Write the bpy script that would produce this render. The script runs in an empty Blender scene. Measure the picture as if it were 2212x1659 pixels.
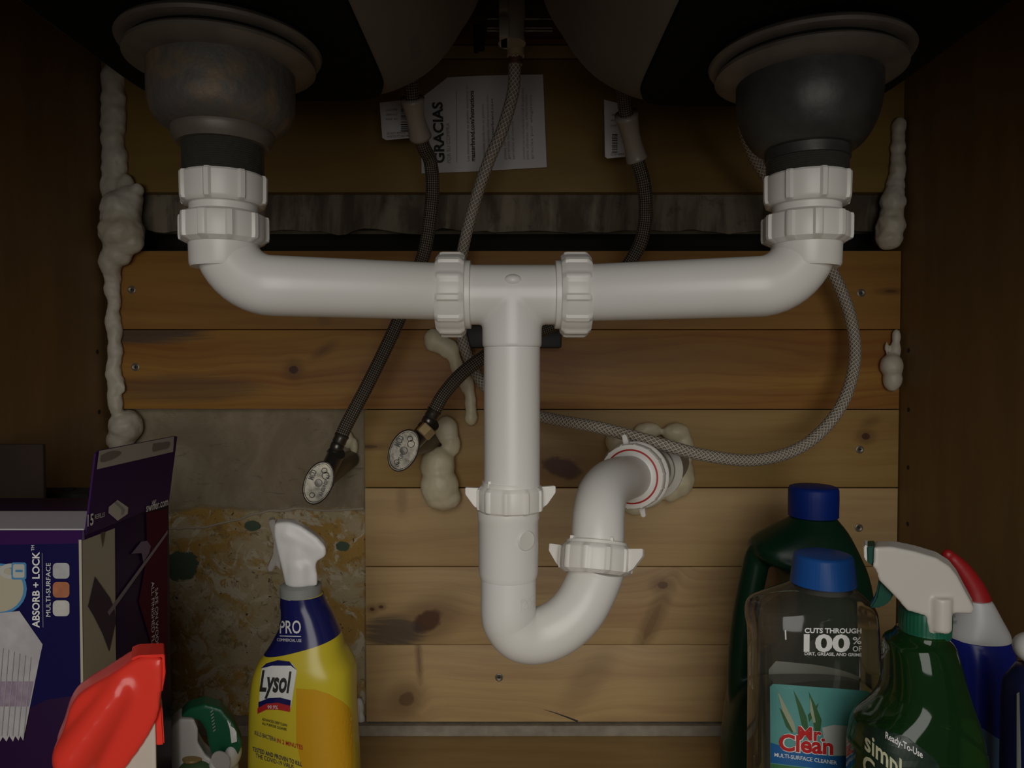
import bpy, bmesh, math, random
from mathutils import Vector, Matrix, noise
from mathutils.bvhtree import BVHTree
sc = bpy.context.scene
C = sc.collection
# ------------------------------------------------------------------ camera, world, lights, exposure
F = 1560.0; CZ = 0.42; PITCH = math.radians(1.5)
cd = bpy.data.cameras.new('camera'); cam = bpy.data.objects.new('camera', cd); C.objects.link(cam)
cd.sensor_width = 36; cd.lens = F / 2212 * 36; cd.clip_start = 0.01
cam.location = (0, 0, CZ); cam.rotation_euler = (math.pi / 2 - PITCH, 0, 0)
sc.camera = cam
w = bpy.data.worlds.new('room'); sc.world = w; w.use_nodes = True
w.node_tree.nodes['Background'].inputs[0].default_value = (1, .93, .85, 1)
w.node_tree.nodes['Background'].inputs[1].default_value = 0.035
def area(name, loc, target, sx, sy, power, col):
    ld = bpy.data.lights.new(name, 'AREA'); ld.shape = 'RECTANGLE'; ld.size = sx; ld.size_y = sy
    ld.energy = power; ld.color = col
    o = bpy.data.objects.new(name, ld); C.objects.link(o); o.location = loc
    o.rotation_euler = (Vector(target) - Vector(loc)).to_track_quat('-Z', 'Y').to_euler(); return o
area('kitchen_window_light', (0.02, -1.15, 0.80), (0.02, 0.8, 0.35), 1.0, 1.7, 16.5, (1, .975, .92))
sc.view_settings.view_transform = 'Standard'; sc.view_settings.look = 'None'
sc.view_settings.gamma = 1; sc.view_settings.use_curve_mapping = False
sc.view_settings.exposure = 0.0
try: sc.cycles.transparent_max_bounces = 16
except Exception: pass

# ------------------------------------------------------------------ measuring helpers: photo pixel -> place in the cabinet
def ray(px, py):
    a = (px - 1106) / F; b = (829.5 - py) / F
    return Vector((a, b * math.sin(PITCH) + math.cos(PITCH), b * math.cos(PITCH) - math.sin(PITCH)))
def at(px, py, Y):
    d = ray(px, py); return Vector((0, 0, CZ)) + d * (Y / d.y)
def atx(px, py, X):
    d = ray(px, py); return Vector((0, 0, CZ)) + d * (X / d.x)
def S(n, Y): return n * Y / F           # a length of n pixels at depth Y
# ------------------------------------------------------------------ object helpers
def wloc(o):
    v = Vector((0, 0, 0))
    while o: v = v + o.location; o = o.parent
    return v
def finish(me, mat, smooth=True, ang=40):
    if mat: me.materials.append(mat)
    for p in me.polygons: p.use_smooth = smooth
    if smooth and ang < 180: me.set_sharp_from_angle(angle=math.radians(ang))
def obj(name, src, mat, parent=None, smooth=True, ang=40):
    if isinstance(src, bmesh.types.BMesh):
        bmesh.ops.recalc_face_normals(src, faces=src.faces[:])
        me = bpy.data.meshes.new(name); src.to_mesh(me); src.free()
    else: me = src; me.name = name
    if parent: base = wloc(parent)
    else:
        xs = [v.co for v in me.vertices]
        base = Vector(((min(v.x for v in xs) + max(v.x for v in xs)) / 2, (min(v.y for v in xs) + max(v.y for v in xs)) / 2, min(v.z for v in xs)))
    me.transform(Matrix.Translation(-base))
    finish(me, mat, smooth, ang)
    o = bpy.data.objects.new(name, me); C.objects.link(o)
    if parent: o.parent = parent
    else: o.location = base
    return o
def tag(o, label, cat, group=None):
    o['label'] = label; o['category'] = cat
    if group: o['group'] = group
    return o
def thing(name, label, cat, loc, group=None):
    o = bpy.data.objects.new(name, None); o.empty_display_size = .02; C.objects.link(o); o.location = loc
    return tag(o, label, cat, group)
def struct(name, bm, mat, smooth=False):
    o = obj(name, bm, mat, None, smooth); o['kind'] = 'structure'; return o
def box(bm, x0, x1, y0, y1, z0, z1, bev=0):
    t = bmesh.new()
    bmesh.ops.create_cube(t, size=1)
    for v in t.verts: v.co = Vector(((x0 + x1) / 2 + v.co.x * (x1 - x0), (y0 + y1) / 2 + v.co.y * (y1 - y0), (z0 + z1) / 2 + v.co.z * (z1 - z0)))
    if bev: bmesh.ops.bevel(t, geom=t.edges[:], offset=bev, segments=2, affect='EDGES', profile=.5)
    join(bm, t); return bm
def join(bm, t, M=None):
    me = bpy.data.meshes.new('t'); t.to_mesh(me); t.free()
    if M: me.transform(M)
    bm.from_mesh(me); bpy.data.meshes.remove(me); return bm
def NB(): return bmesh.new()
def frame(axis, up=Vector((0, 0, 1))):
    a = Vector(axis).normalized()
    if abs(a.dot(up)) > .98: up = Vector((0, 1, 0))
    x = up.cross(a).normalized(); y = a.cross(x)
    return Matrix((x, y, a)).transposed().to_4x4()
def lathe(bm, prof, loc, axis=(0, 0, 1), seg=48, mod=None, close=True):
    """profile [(r, h)] turned about axis through loc"""
    M = Matrix.Translation(Vector(loc)) @ frame(axis)
    rings = []
    for r, h in prof:
        ring = []
        for i in range(seg):
            a = 2 * math.pi * i / seg
            rr = r + (mod(a, r, h) if mod else 0)
            ring.append(bm.verts.new(M @ Vector((rr * math.cos(a), rr * math.sin(a), h))))
        rings.append(ring)
    for a, b in zip(rings, rings[1:]):
        for i in range(seg):
            bm.faces.new((a[i], a[(i + 1) % seg], b[(i + 1) % seg], b[i]))
    if close:
        bm.faces.new(rings[0]); bm.faces.new(rings[-1])
    return bm
def catmull(pts, n=10):
    P = [Vector(p) for p in pts]; P = [2 * P[0] - P[1]] + P + [2 * P[-1] - P[-2]]
    out = []
    for i in range(1, len(P) - 2):
        p0, p1, p2, p3 = P[i - 1:i + 3]
        for k in range(n):
            t = k / n
            out.append(.5 * ((2 * p1) + (p2 - p0) * t + (2 * p0 - 5 * p1 + 4 * p2 - p3) * t * t + (3 * p1 - p0 - 3 * p2 + p3) * t ** 3))
    out.append(P[-2]); return out
def tube(bm, path, r, seg=24, cap=True):
    """swept tube with uv (u round, v metres along)"""
    uv = bm.loops.layers.uv.verify()
    n = len(path); rad = r if callable(r) else (lambda t: r)
    T = [(path[min(i + 1, n - 1)] - path[max(i - 1, 0)]).normalized() for i in range(n)]
    up = Vector((0, 1, 0)) if abs(T[0].y) < .9 else Vector((1, 0, 0))
    X = (up - T[0] * up.dot(T[0])).normalized(); rings = []; L = [0]
    for i in range(n):
        X = (X - T[i] * X.dot(T[i])).normalized(); Y = T[i].cross(X)
        rr = rad(i / (n - 1))
        rings.append([bm.verts.new(path[i] + (X * math.cos(2 * math.pi * k / seg) + Y * math.sin(2 * math.pi * k / seg)) * rr) for k in range(seg)])
        if i: L.append(L[-1] + (path[i] - path[i - 1]).length)
    for i in range(n - 1):
        for k in range(seg):
            k2 = (k + 1) % seg
            f = bm.faces.new((rings[i][k], rings[i][k2], rings[i + 1][k2], rings[i + 1][k]))
            for l, (u, v) in zip(f.loops, ((k / seg, L[i]), ((k + 1) / seg, L[i]), ((k + 1) / seg, L[i + 1]), (k / seg, L[i + 1]))): l[uv].uv = (u, v)
    if cap: bm.faces.new(rings[0]); bm.faces.new(rings[-1])
    return bm
def loft(bm, rings, seg=48, cap=True):
    """rings (z, x0, x1, y0, y1, exponent): superellipse cross sections"""
    R = []
    for z, x0, x1, y0, y1, e in rings:
        cx, cy, a, b = (x0 + x1) / 2, (y0 + y1) / 2, (x1 - x0) / 2, (y1 - y0) / 2
        ring = []
        for i in range(seg):
            t = 2 * math.pi * i / seg; c, s = math.cos(t), math.sin(t)
            ring.append(bm.verts.new((cx + a * math.copysign(abs(c) ** (2 / e), c), cy + b * math.copysign(abs(s) ** (2 / e), s), z)))
        R.append(ring)
    for a, b in zip(R, R[1:]):
        for i in range(seg): bm.faces.new((a[i], a[(i + 1) % seg], b[(i + 1) % seg], b[i]))
    if cap: bm.faces.new(R[0]); bm.faces.new(R[-1])
    return bm
def smooth_rings(rings, n=5):
    """densify rings by catmull interpolation of every value"""
    out = []
    P = [rings[0]] + list(rings) + [rings[-1]]
    for i in range(1, len(P) - 2):
        p0, p1, p2, p3 = P[i - 1:i + 3]
        for k in range(n):
            t = k / n
            out.append(tuple(.5 * (2 * b + (c - a) * t + (2 * a - 5 * b + 4 * c - d) * t * t + (3 * b - a - 3 * c + d) * t ** 3) for a, b, c, d in zip(p0, p1, p2, p3)))
    out.append(rings[-1]); return out
def prism(bm, pts, d, bev=0):
    """front outline (world points) extruded by vector d"""
    t = NB(); vs = [t.verts.new(p) for p in pts]; f = t.faces.new(vs)
    r = bmesh.ops.extrude_face_region(t, geom=[f])
    for v in [g for g in r['geom'] if isinstance(g, bmesh.types.BMVert)]: v.co += Vector(d)
    bmesh.ops.recalc_face_normals(t, faces=t.faces[:])
    if bev: bmesh.ops.bevel(t, geom=t.edges[:], offset=bev, segments=2, affect='EDGES')
    return join(bm, t)
def px_prism(bm, pts, Y, half, curve=True, bev=0):
    P = [at(x, y, Y) for x, y in pts]
    if curve: P = catmull(P + [P[0]], 4)[:-1]
    m = sum(P, Vector()) / len(P); d = Vector((m.x, m.y, 0)).normalized() * half      # the thing is turned to face the cabinet door
    return prism(bm, [p - d for p in P], d * 2, bev)
def proj(p):
    q = p - Vector((0, 0, CZ)); f = q.y * math.cos(PITCH) - q.z * math.sin(PITCH); u = q.y * math.sin(PITCH) + q.z * math.cos(PITCH)
    return 1106 + F * q.x / f, 829.5 - F * u / f
def ell(bm, c, r, sub=3):
    t = NB(); bmesh.ops.create_icosphere(t, subdivisions=sub, radius=1)
    for v in t.verts: v.co = Vector((v.co.x * r[0], v.co.y * r[1], v.co.z * r[2])) + Vector(c)
    return join(bm, t)
def fuse(bm, voxel=.0015, smooth=6, fac=.5):
    """melt overlapping solids into one continuous skin"""
    bmesh.ops.recalc_face_normals(bm, faces=bm.faces[:])
    me = bpy.data.meshes.new('f'); bm.to_mesh(me); bm.free()
    o = bpy.data.objects.new('f', me); C.objects.link(o)
    m = o.modifiers.new('r', 'REMESH'); m.mode = 'VOXEL'; m.voxel_size = voxel; m.adaptivity = 0
    s = o.modifiers.new('s', 'SMOOTH'); s.iterations = smooth; s.factor = fac
    dg = bpy.context.evaluated_depsgraph_get()
    out = bpy.data.meshes.new_from_object(o.evaluated_get(dg))
    bpy.data.objects.remove(o); bpy.data.meshes.remove(me)
    return out
def wrinkle(me, amp, scale, seed=0):
    me.update()
    nn = [v.normal.copy() for v in me.vertices]
    for v, n in zip(me.vertices, nn):
        v.co += n * amp * noise.fractal(v.co * scale + Vector((seed, seed * 2.3, 0)), 1.0, 2.0, 3)
    return me
# ---- flat prints: projected straight onto the surface that carries them
def bvh(o):
    off = wloc(o); me = o.data
    return BVHTree.FromPolygons([v.co + off for v in me.vertices], [tuple(p.vertices) for p in me.polygons])
def dense(bm, maxlen):
    bmesh.ops.triangulate(bm, faces=bm.faces[:])
    for _ in range(6):
        es = [e for e in bm.edges if e.calc_length() > maxlen]
        if not es: break
        bmesh.ops.subdivide_edges(bm, edges=es, cuts=1); bmesh.ops.triangulate(bm, faces=bm.faces[:])
def drape(bm, tree, d, off):
    d = Vector(d).normalized(); kill = []
    for v in bm.verts:
        h = tree.ray_cast(v.co - d * .3, d)
        if h[0] is None: kill.append(v)
        else: v.co = h[0] - d * off
    if kill: bmesh.ops.delete(bm, geom=kill, context='VERTS')
def text_bm(s, origin, u, v, size, bold=0, fit=None, shear=0, align='LEFT'):
    cu = bpy.data.curves.new('t', 'FONT'); cu.body = s; cu.size = 1; cu.offset = bold; cu.shear = shear; cu.resolution_u = 3
    cu.align_x = align
    o = bpy.data.objects.new('t', cu); C.objects.link(o)
    me = bpy.data.meshes.new_from_object(o); bpy.data.objects.remove(o); bpy.data.curves.remove(cu)
    bm = NB(); bm.from_mesh(me); bpy.data.meshes.remove(me)
    if not bm.verts: return bm
    u = Vector(u).normalized(); v = Vector(v).normalized()
    x1 = max(q.co.x for q in bm.verts); x0 = min(q.co.x for q in bm.verts)
    sx = size if fit is None else fit / (x1 - x0)
    if align == 'LEFT': 
        for q in bm.verts: q.co.x -= x0
    for q in bm.verts: q.co = Vector(origin) + u * q.co.x * sx + v * q.co.y * size
    return bm
def put_text(name, s, origin, u, v, size, mat, parent, tree=None, d=(0, 1, 0), off=.0004, **k):
    bm = text_bm(s, origin, u, v, size, **k)
    if tree: dense(bm, .004); drape(bm, tree, d, off)
    me = bpy.data.meshes.new(name); bm.to_mesh(me); bm.free()
    return obj(name, me, mat, parent, False)
def poly(name, pts, mat, parent, tree=None, d=(0, 1, 0), off=.0003, curve=False):
    bm = NB()
    if curve: pts = catmull(list(pts) + [pts[0]], 4)[:-1]
    bm.faces.new([bm.verts.new(p) for p in pts])
    if tree: dense(bm, .005); drape(bm, tree, d, off)
    me = bpy.data.meshes.new(name); bm.to_mesh(me); bm.free()
    return obj(name, me, mat, parent, False)
# ------------------------------------------------------------------ materials
def M(name, col, rough=.5, metal=0, bump=None, var=None, sss=0, coat=0):
    m = bpy.data.materials.new(name); m.use_nodes = True; nt = m.node_tree; b = nt.nodes['Principled BSDF']
    b.inputs['Base Color'].default_value = (*col, 1); b.inputs['Roughness'].default_value = rough; b.inputs['Metallic'].default_value = metal
    if sss: b.inputs['Subsurface Weight'].default_value = sss; b.inputs['Subsurface Radius'].default_value = (.01, .006, .004); b.inputs['Subsurface Scale'].default_value = .3
    if coat: b.inputs['Coat Weight'].default_value = coat
    pos = nt.nodes.new('ShaderNodeNewGeometry')
    if var:
        sc_, col2 = var[:2]; lo, hi = (var[2], var[3]) if len(var) > 2 else (.35, .65)
        n = nt.nodes.new('ShaderNodeTexNoise'); n.inputs['Scale'].default_value = sc_; n.inputs['Detail'].default_value = 6
        nt.links.new(pos.outputs['Position'], n.inputs['Vector'])
        r = nt.nodes.new('ShaderNodeValToRGB'); r.color_ramp.elements[0].position = lo; r.color_ramp.elements[1].position = hi
        r.color_ramp.elements[0].color = (*col, 1); r.color_ramp.elements[1].color = (*col2, 1)
        nt.links.new(n.outputs['Fac'], r.inputs[0]); nt.links.new(r.outputs[0], b.inputs['Base Color'])
    if bump:
        n = nt.nodes.new('ShaderNodeTexNoise'); n.inputs['Scale'].default_value = bump[0]; n.inputs['Detail'].default_value = 5
        nt.links.new(pos.outputs['Position'], n.inputs['Vector'])
        q = nt.nodes.new('ShaderNodeBump'); q.inputs['Strength'].default_value = bump[1]; q.inputs['Distance'].default_value = .001
        nt.links.new(n.outputs['Fac'], q.inputs['Height']); nt.links.new(q.outputs[0], b.inputs['Normal'])
    return m
class G:
    """small node graph writer"""
    def __init__(s, name):
        s.m = bpy.data.materials.new(name); s.m.use_nodes = True; s.nt = s.m.node_tree; s.b = s.nt.nodes['Principled BSDF']
        s.pos = s.nt.nodes.new('ShaderNodeNewGeometry').outputs['Position']
    def put(s, sock, v):
        if isinstance(v, bpy.types.NodeSocket): s.nt.links.new(v, sock)
        elif isinstance(v, (tuple, list)) and len(v) == 3 and sock.type == 'RGBA': sock.default_value = (*v, 1)
        else: sock.default_value = v
    def math(s, op, a, b=0, c=0, clamp=False):
        n = s.nt.nodes.new('ShaderNodeMath'); n.operation = op; n.use_clamp = clamp
        s.put(n.inputs[0], a); s.put(n.inputs[1], b); s.put(n.inputs[2], c); return n.outputs[0]
    def sep(s, v):
        n = s.nt.nodes.new('ShaderNodeSeparateXYZ'); s.put(n.inputs[0], v); return n.outputs
    def comb(s, x, y, z):
        n = s.nt.nodes.new('ShaderNodeCombineXYZ'); s.put(n.inputs[0], x); s.put(n.inputs[1], y); s.put(n.inputs[2], z); return n.outputs[0]
    def noise(s, v, scale, detail=4, rough=.5, dist=0):
        n = s.nt.nodes.new('ShaderNodeTexNoise'); s.put(n.inputs['Vector'], v); n.inputs['Scale'].default_value = scale
        n.inputs['Detail'].default_value = detail; n.inputs['Roughness'].default_value = rough; n.inputs['Distortion'].default_value = dist
        return n.outputs['Fac']
    def mix(s, f, a, b):
        n = s.nt.nodes.new('ShaderNodeMix'); n.data_type = 'RGBA'; s.put(n.inputs[0], f); s.put(n.inputs[6], a); s.put(n.inputs[7], b); return n.outputs[2]
    def step(s, v, lo, hi):
        n = s.nt.nodes.new('ShaderNodeMapRange'); n.interpolation_type = 'SMOOTHSTEP'
        s.put(n.inputs[0], v); s.put(n.inputs[1], lo); s.put(n.inputs[2], hi); return n.outputs[0]
    def bump(s, h, strength=.5, dist=.001):
        q = s.nt.nodes.new('ShaderNodeBump'); q.inputs['Strength'].default_value = strength; q.inputs['Distance'].default_value = dist
        s.put(q.inputs['Height'], h); s.put(s.b.inputs['Normal'], q.outputs[0])
    def done(s, col, rough=.5):
        s.put(s.b.inputs['Base Color'], col); s.put(s.b.inputs['Roughness'], rough); return s.m
YB = .812
def pine(name, seed, knots=(), a=(.50, .31, .155), b=(.35, .185, .08), wave=0.0, marks=()):
    """pine board: long grain that bends round knots; knots = (px, py, rx, rz, tilt, darkness)"""
    g = G(name); x, y, z = g.sep(g.pos)
    zz = z; kmask = None
    for (px, py, rx, rz, tilt, dark) in knots:
        c = at(px, py, YB); ct, st = math.cos(tilt), math.sin(tilt)
        dx = g.math('SUBTRACT', x, c.x); dz = g.math('SUBTRACT', z, c.z)
        u = g.math('ADD', g.math('MULTIPLY', dx, ct), g.math('MULTIPLY', dz, st))
        v = g.math('SUBTRACT', g.math('MULTIPLY', dz, ct), g.math('MULTIPLY', dx, st))
        q = g.math('SQRT', g.math('ADD', g.math('POWER', g.math('ABSOLUTE', g.math('DIVIDE', u, rx)), 2), g.math('POWER', g.math('ABSOLUTE', g.math('DIVIDE', v, rz)), 2)))
        fall = g.math('EXPONENT', g.math('MULTIPLY', q, -.55))
        zz = g.math('SUBTRACT', zz, g.math('MULTIPLY', fall, g.math('MULTIPLY', dz, .9)))
        n = g.noise(g.pos, 120, 3)
        k = g.math('MULTIPLY', g.math('SUBTRACT', 1, g.step(g.math('ADD', q, g.math('MULTIPLY', n, .5)), .9, 1.5)), dark)
        halo = g.math('MULTIPLY', g.math('SUBTRACT', 1, g.step(q, .8, 3.2)), .45 * min(1, dark + .3))
        k = g.math('MAXIMUM', k, halo)
        kmask = k if kmask is None else g.math('MAXIMUM', kmask, k)
    wob = g.noise(g.comb(g.math('MULTIPLY', x, 1), seed, g.math('MULTIPLY', z, 2)), 3.2, 2)
    zw = g.math('ADD', zz, g.math('MULTIPLY', wob, .03 + wave))
    broad = g.noise(g.comb(g.math('MULTIPLY', x, .6), seed * 3.1, g.math('MULTIPLY', zw, 9)), 6, 4, .6)
    fine = g.noise(g.comb(g.math('MULTIPLY', x, 2.5), seed, g.math('MULTIPLY', zw, 120)), 5, 4, .6)
    ringv = g.math('SINE', g.math('ADD', g.math('MULTIPLY', zw, 620), g.math('MULTIPLY', broad, 16)))
    ringv = g.math('POWER', g.math('ADD', g.math('MULTIPLY', ringv, .5), .5), 3)
    f = g.math('ADD', g.math('MULTIPLY', g.step(broad, .38, .66), .6), g.math('MULTIPLY', ringv, .13 + wave * 5))
    f = g.math('ADD', f, g.math('MULTIPLY', g.math('SUBTRACT', fine, .5), .28), clamp=True)
    col = g.mix(f, a, b)
    if kmask is not None: col = g.mix(kmask, col, (.075, .027, .011))
    for (px, py, rx, rz, tilt, c3, s) in marks:      # grey stains
        c = at(px, py, YB)
        dx = g.math('DIVIDE', g.math('SUBTRACT', x, c.x), rx); dz = g.math('DIVIDE', g.math('SUBTRACT', z, c.z), rz)
        q = g.math('ADD', g.math('MULTIPLY', dx, dx), g.math('MULTIPLY', dz, dz))
        q = g.math('ADD', q, g.math('MULTIPLY', g.math('SUBTRACT', fine, .5), 1.6))
        col = g.mix(g.math('MULTIPLY', g.math('SUBTRACT', 1, g.step(q, .2, 1.2)), s), col, c3)
    g.bump(fine, .25, .0006)
    return g.done(col, .55)
def sheet_wood(name, a, b, sx=1, sy=1, sz=1, rough=.55):
    g = G(name); x, y, z = g.sep(g.pos)
    v = g.comb(g.math('MULTIPLY', x, sx), g.math('MULTIPLY', y, sy), g.math('MULTIPLY', z, sz))
    n = g.noise(v, 12, 5, .6); fine = g.noise(g.pos, 700, 2)
    col = g.mix(g.math('ADD', g.step(n, .3, .7), g.math('MULTIPLY', g.math('SUBTRACT', fine, .5), .35), clamp=True), a, b)
    g.bump(n, .1); return g.done(col, rough)
def plaster():
    g = G('old_plaster'); x, y, z = g.sep(g.pos)
    zc = at(560, 1105, .832).z                                   # everything under this height lost its skim coat
    warp = g.noise(g.pos, 14, 4); edge = g.math('ADD', z, g.math('MULTIPLY', g.math('SUBTRACT', warp, .5), .03))
    low = g.math('SUBTRACT', 1, g.step(edge, zc - .003, zc + .004))
    n1 = g.noise(g.pos, 16, 8, .68, .6); n2 = g.noise(g.pos, 55, 8, .75, 1.0); n3 = g.noise(g.pos, 34, 5, .6, .3)
    up = g.mix(g.step(n1, .35, .7), (.22, .17, .105), (.33, .27, .18))
    up = g.mix(g.math('MULTIPLY', g.step(g.noise(g.comb(g.math('MULTIPLY', x, 1), 0, g.math('MULTIPLY', z, .5)), 22, 3), .55, .75), .5), up, (.10, .075, .05))
    up = g.mix(g.math('MULTIPLY', g.step(g.noise(g.comb(x, 0, g.math('MULTIPLY', z, 3)), 30, 6, .7, 1.5), .60, .66), .45), up, (.08, .055, .035))
    lo = g.mix(g.step(n1, .46, .56), (.46, .37, .22), (.42, .25, .06))
    lo = g.mix(g.step(g.noise(g.pos, 30, 7, .72, 1.2), .52, .57), lo, (.56, .48, .34))
    lo = g.mix(g.math('MULTIPLY', g.step(n2, .56, .62), .7), lo, (.20, .13, .045))
    spots = g.step(g.noise(g.pos, 150, 5, .6, .8), .64, .68)
    lo = g.mix(spots, lo, (.05, .035, .02))
    col = g.mix(low, up, lo)
    for px, py, rx, rz in ((390, 1222, .022, .018), (545, 1136, .010, .007), (740, 1180, .008, .006)):   # leftover green paint
        c = at(px, py, .832)
        dx = g.math('DIVIDE', g.math('SUBTRACT', x, c.x), rx); dz = g.math('DIVIDE', g.math('SUBTRACT', z, c.z), rz)
        q = g.math('ADD', g.math('ADD', g.math('MULTIPLY', dx, dx), g.math('MULTIPLY', dz, dz)), g.math('MULTIPLY', g.math('SUBTRACT', n2, .5), 2.0))
        col = g.mix(g.math('SUBTRACT', 1, g.step(q, .85, 1.0)), col, (.075, .115, .07))
    h = g.math('ADD', g.math('MULTIPLY', n2, g.math('MULTIPLY', low, 1.0)), g.math('MULTIPLY', low, -1.5))
    h = g.math('ADD', h, g.math('MULTIPLY', n1, .4))
    g.bump(h, .7, .003)
    return g.done(col, .85)
def upper_plaster():
    g = G('stained_upper_plaster'); x, y, z = g.sep(g.pos)
    s = g.noise(g.comb(x, 0, g.math('MULTIPLY', z, .22)), 26, 5, .6, .4); n = g.noise(g.pos, 60, 6, .7)
    col = g.mix(g.step(s, .4, .62), (.07, .05, .03), (.22, .18, .125))
    col = g.mix(g.math('MULTIPLY', g.step(n, .55, .7), .5), col, (.035, .028, .015))
    g.bump(n, .5, .002); return g.done(col, .8)
def braid(name, c1, c2, metal, rough, k=26, per=.0034, alpha=None, ratio=.62, bumps=.8):
    g = G(name); uv = g.nt.nodes.new('ShaderNodeUVMap').outputs[0]; u, v, _ = g.sep(uv)
    A = g.math('MULTIPLY', u, 2 * math.pi * k / 2); B = g.math('MULTIPLY', v, 2 * math.pi / per)
    s1 = g.math('SINE', g.math('ADD', A, B)); s2 = g.math('SINE', g.math('SUBTRACT', A, B))
    h = g.math('MAXIMUM', s1, s2) if ratio < 1 else g.math('MULTIPLY', s1, s2)
    f = g.step(h, ratio if ratio < 1 else -.2, 1.0 if ratio < 1 else .7)
    g.bump(h, bumps, .0006); g.b.inputs['Metallic'].default_value = metal
    return g.done(g.mix(f, c1, c2), rough)
def clear(name, tint, amount, gloss_rough=.06, body=None):
    """see-through plastic: tinted transmission with a fresnel gloss, a share of cloudy body colour"""
    m = bpy.data.materials.new(name); m.use_nodes = True; nt = m.node_tree; nt.nodes.clear()
    o = nt.nodes.new('ShaderNodeOutputMaterial'); t = nt.nodes.new('ShaderNodeBsdfTransparent'); t.inputs[0].default_value = (*tint, 1)
    gl = nt.nodes.new('ShaderNodeBsdfGlossy'); gl.inputs['Roughness'].default_value = gloss_rough; gl.inputs[0].default_value = (1, 1, 1, 1)
    df = nt.nodes.new('ShaderNodeBsdfDiffuse'); df.inputs[0].default_value = (*(body or tint), 1)
    m1 = nt.nodes.new('ShaderNodeMixShader'); m1.inputs[0].default_value = amount
    nt.links.new(t.outputs[0], m1.inputs[1]); nt.links.new(df.outputs[0], m1.inputs[2])
    fr = nt.nodes.new('ShaderNodeFresnel'); fr.inputs[0].default_value = 1.45
    m2 = nt.nodes.new('ShaderNodeMixShader'); nt.links.new(fr.outputs[0], m2.inputs[0]); nt.links.new(m1.outputs[0], m2.inputs[1]); nt.links.new(gl.outputs[0], m2.inputs[2])
    nt.links.new(m2.outputs[0], o.inputs[0]); return m
PVC = M('white_pvc', (.78, .76, .73), .33, var=(18, (.76, .74, .69)))
PVCN = M('nut_plastic', (.78, .75, .70), .35)
MARK = M('moulded_mark', (.70, .68, .63), .4)
BLACK = M('black_pad', (.008, .009, .009), .9, bump=(300, .4)); BLACK.node_tree.nodes['Principled BSDF'].inputs['Specular IOR Level'].default_value = .1
SINK = M('brushed_steel', (.19, .165, .15), .6, .2, var=(6, (.16, .14, .125)))
STEEL = M('dull_strainer_steel', (.085, .085, .08), .45, .5, bump=(120, .25), var=(35, (.045, .045, .042)))
RUST = M('corroded_strainer', (.11, .10, .09), .6, .25, bump=(160, .8), var=(42, (.20, .14, .085), .45, .6))
RIMM = M('strainer_rim', (.20, .17, .14), .5, .3, var=(30, (.13, .11, .09)))
DARKM = M('dark_thread', (.09, .085, .075), .55, .4, bump=(200, .4))
FOAM = M('expanding_foam', (.62, .54, .36), .45, bump=(70, .35), var=(30, (.70, .62, .44)), sss=.1)
FOAMO = M('pale_foam', (.60, .55, .46), .5, bump=(70, .4), var=(30, (.5, .44, .34)), sss=.1)
PAPER = M('white_paper', (.62, .58, .58), .6)
INK = M('black_ink', (.02, .02, .02), .6); GREYINK = M('grey_ink', (.3, .28, .28), .6)
TAPE = M('cloudy_tape', (.30, .26, .22), .35)
WHITE = M('white_plastic', (.74, .72, .70), .35); WPRINT = M('white_print', (.75, .74, .72), .5)
NAVY = M('navy_film', (.012, .014, .10), .18); YEL = M('yellow_liquid_plastic', (.62, .50, .03), .25); ORG = M('orange_film', (.62, .33, .012), .3)
GREYP = M('grey_plastic', (.28, .29, .27), .4)
BRAID = braid('steel_braid', (.04, .032, .025), (.28, .235, .18), .35, .4, k=18, per=.0045, ratio=2)
BRAIDP = braid('pale_braid_hose', (.27, .23, .18), (.62, .57, .50), 0, .4, k=16, per=.0052, ratio=.80)
CHROME = M('worn_chrome', (.24, .22, .18), .36, .85, bump=(200, .16), var=(130, (.13, .12, .10), .4, .65)); CHD = M('dark_chrome', (.10, .09, .08), .3, .8); BRASS = M('brass', (.65, .47, .24), .3, .6)
SCREW = M('screw_metal', (.22, .19, .15), .45, .6)

# ------------------------------------------------------------------ the cabinet shell
WALL = sheet_wood('cabinet_side_board', (.215, .125, .043), (.175, .10, .034), 3, 3, .5)
BACKP = sheet_wood('cabinet_back_panel', (.225, .135, .022), (.19, .108, .017), .5, 1, 3)
FLOORM = sheet_wood('cabinet_floor_board', (.40, .26, .105), (.33, .21, .08), .6, 5, 1)
XL, XR = -.457, .437
struct('floor', box(NB(), XL - .018, XR + .018, .20, .85, -.018, 0), FLOORM)
struct('wall_left', box(NB(), XL - .018, XL, .20, .90, 0, .84), WALL)
struct('wall_right', box(NB(), XR, XR + .018, .20, .90, 0, .84), WALL)
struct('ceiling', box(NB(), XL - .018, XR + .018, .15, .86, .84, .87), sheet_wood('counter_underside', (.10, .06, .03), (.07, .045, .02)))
def zb(py, Y=YB): return at(1106, py, Y).z
for nm, X, hs in (('wall_left', XL, ((210, 760), (214, 890))), ('wall_right', XR, ((1963, 757), (1963, 885), (1962, 1010), (1961, 1132)))):
    for px, py in hs:
        bm = NB(); c = atx(px, py, X); lathe(bm, [(.0001, -.001), (.0026, -.001), (.0026, .0003), (.0001, .0003)], c, (1 if X < 0 else -1, 0, 0), 12)
        obj('pin_hole', bm, M('hole_black', (.03, .018, .008), .9), bpy.data.objects[nm])
bm = NB(); box(bm, XL - .018, XR + .018, .832, .86, -.018, zb(548)); box(bm, XL - .018, XR + .018, .832, .86, zb(488, .832), .84); box(bm, XL - .018, XR + .018, .89, .90, -.018, .84)
struct('wall_back', bm, plaster())
xs = [XL + (XR - XL) * i / 90 for i in range(91)]
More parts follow.
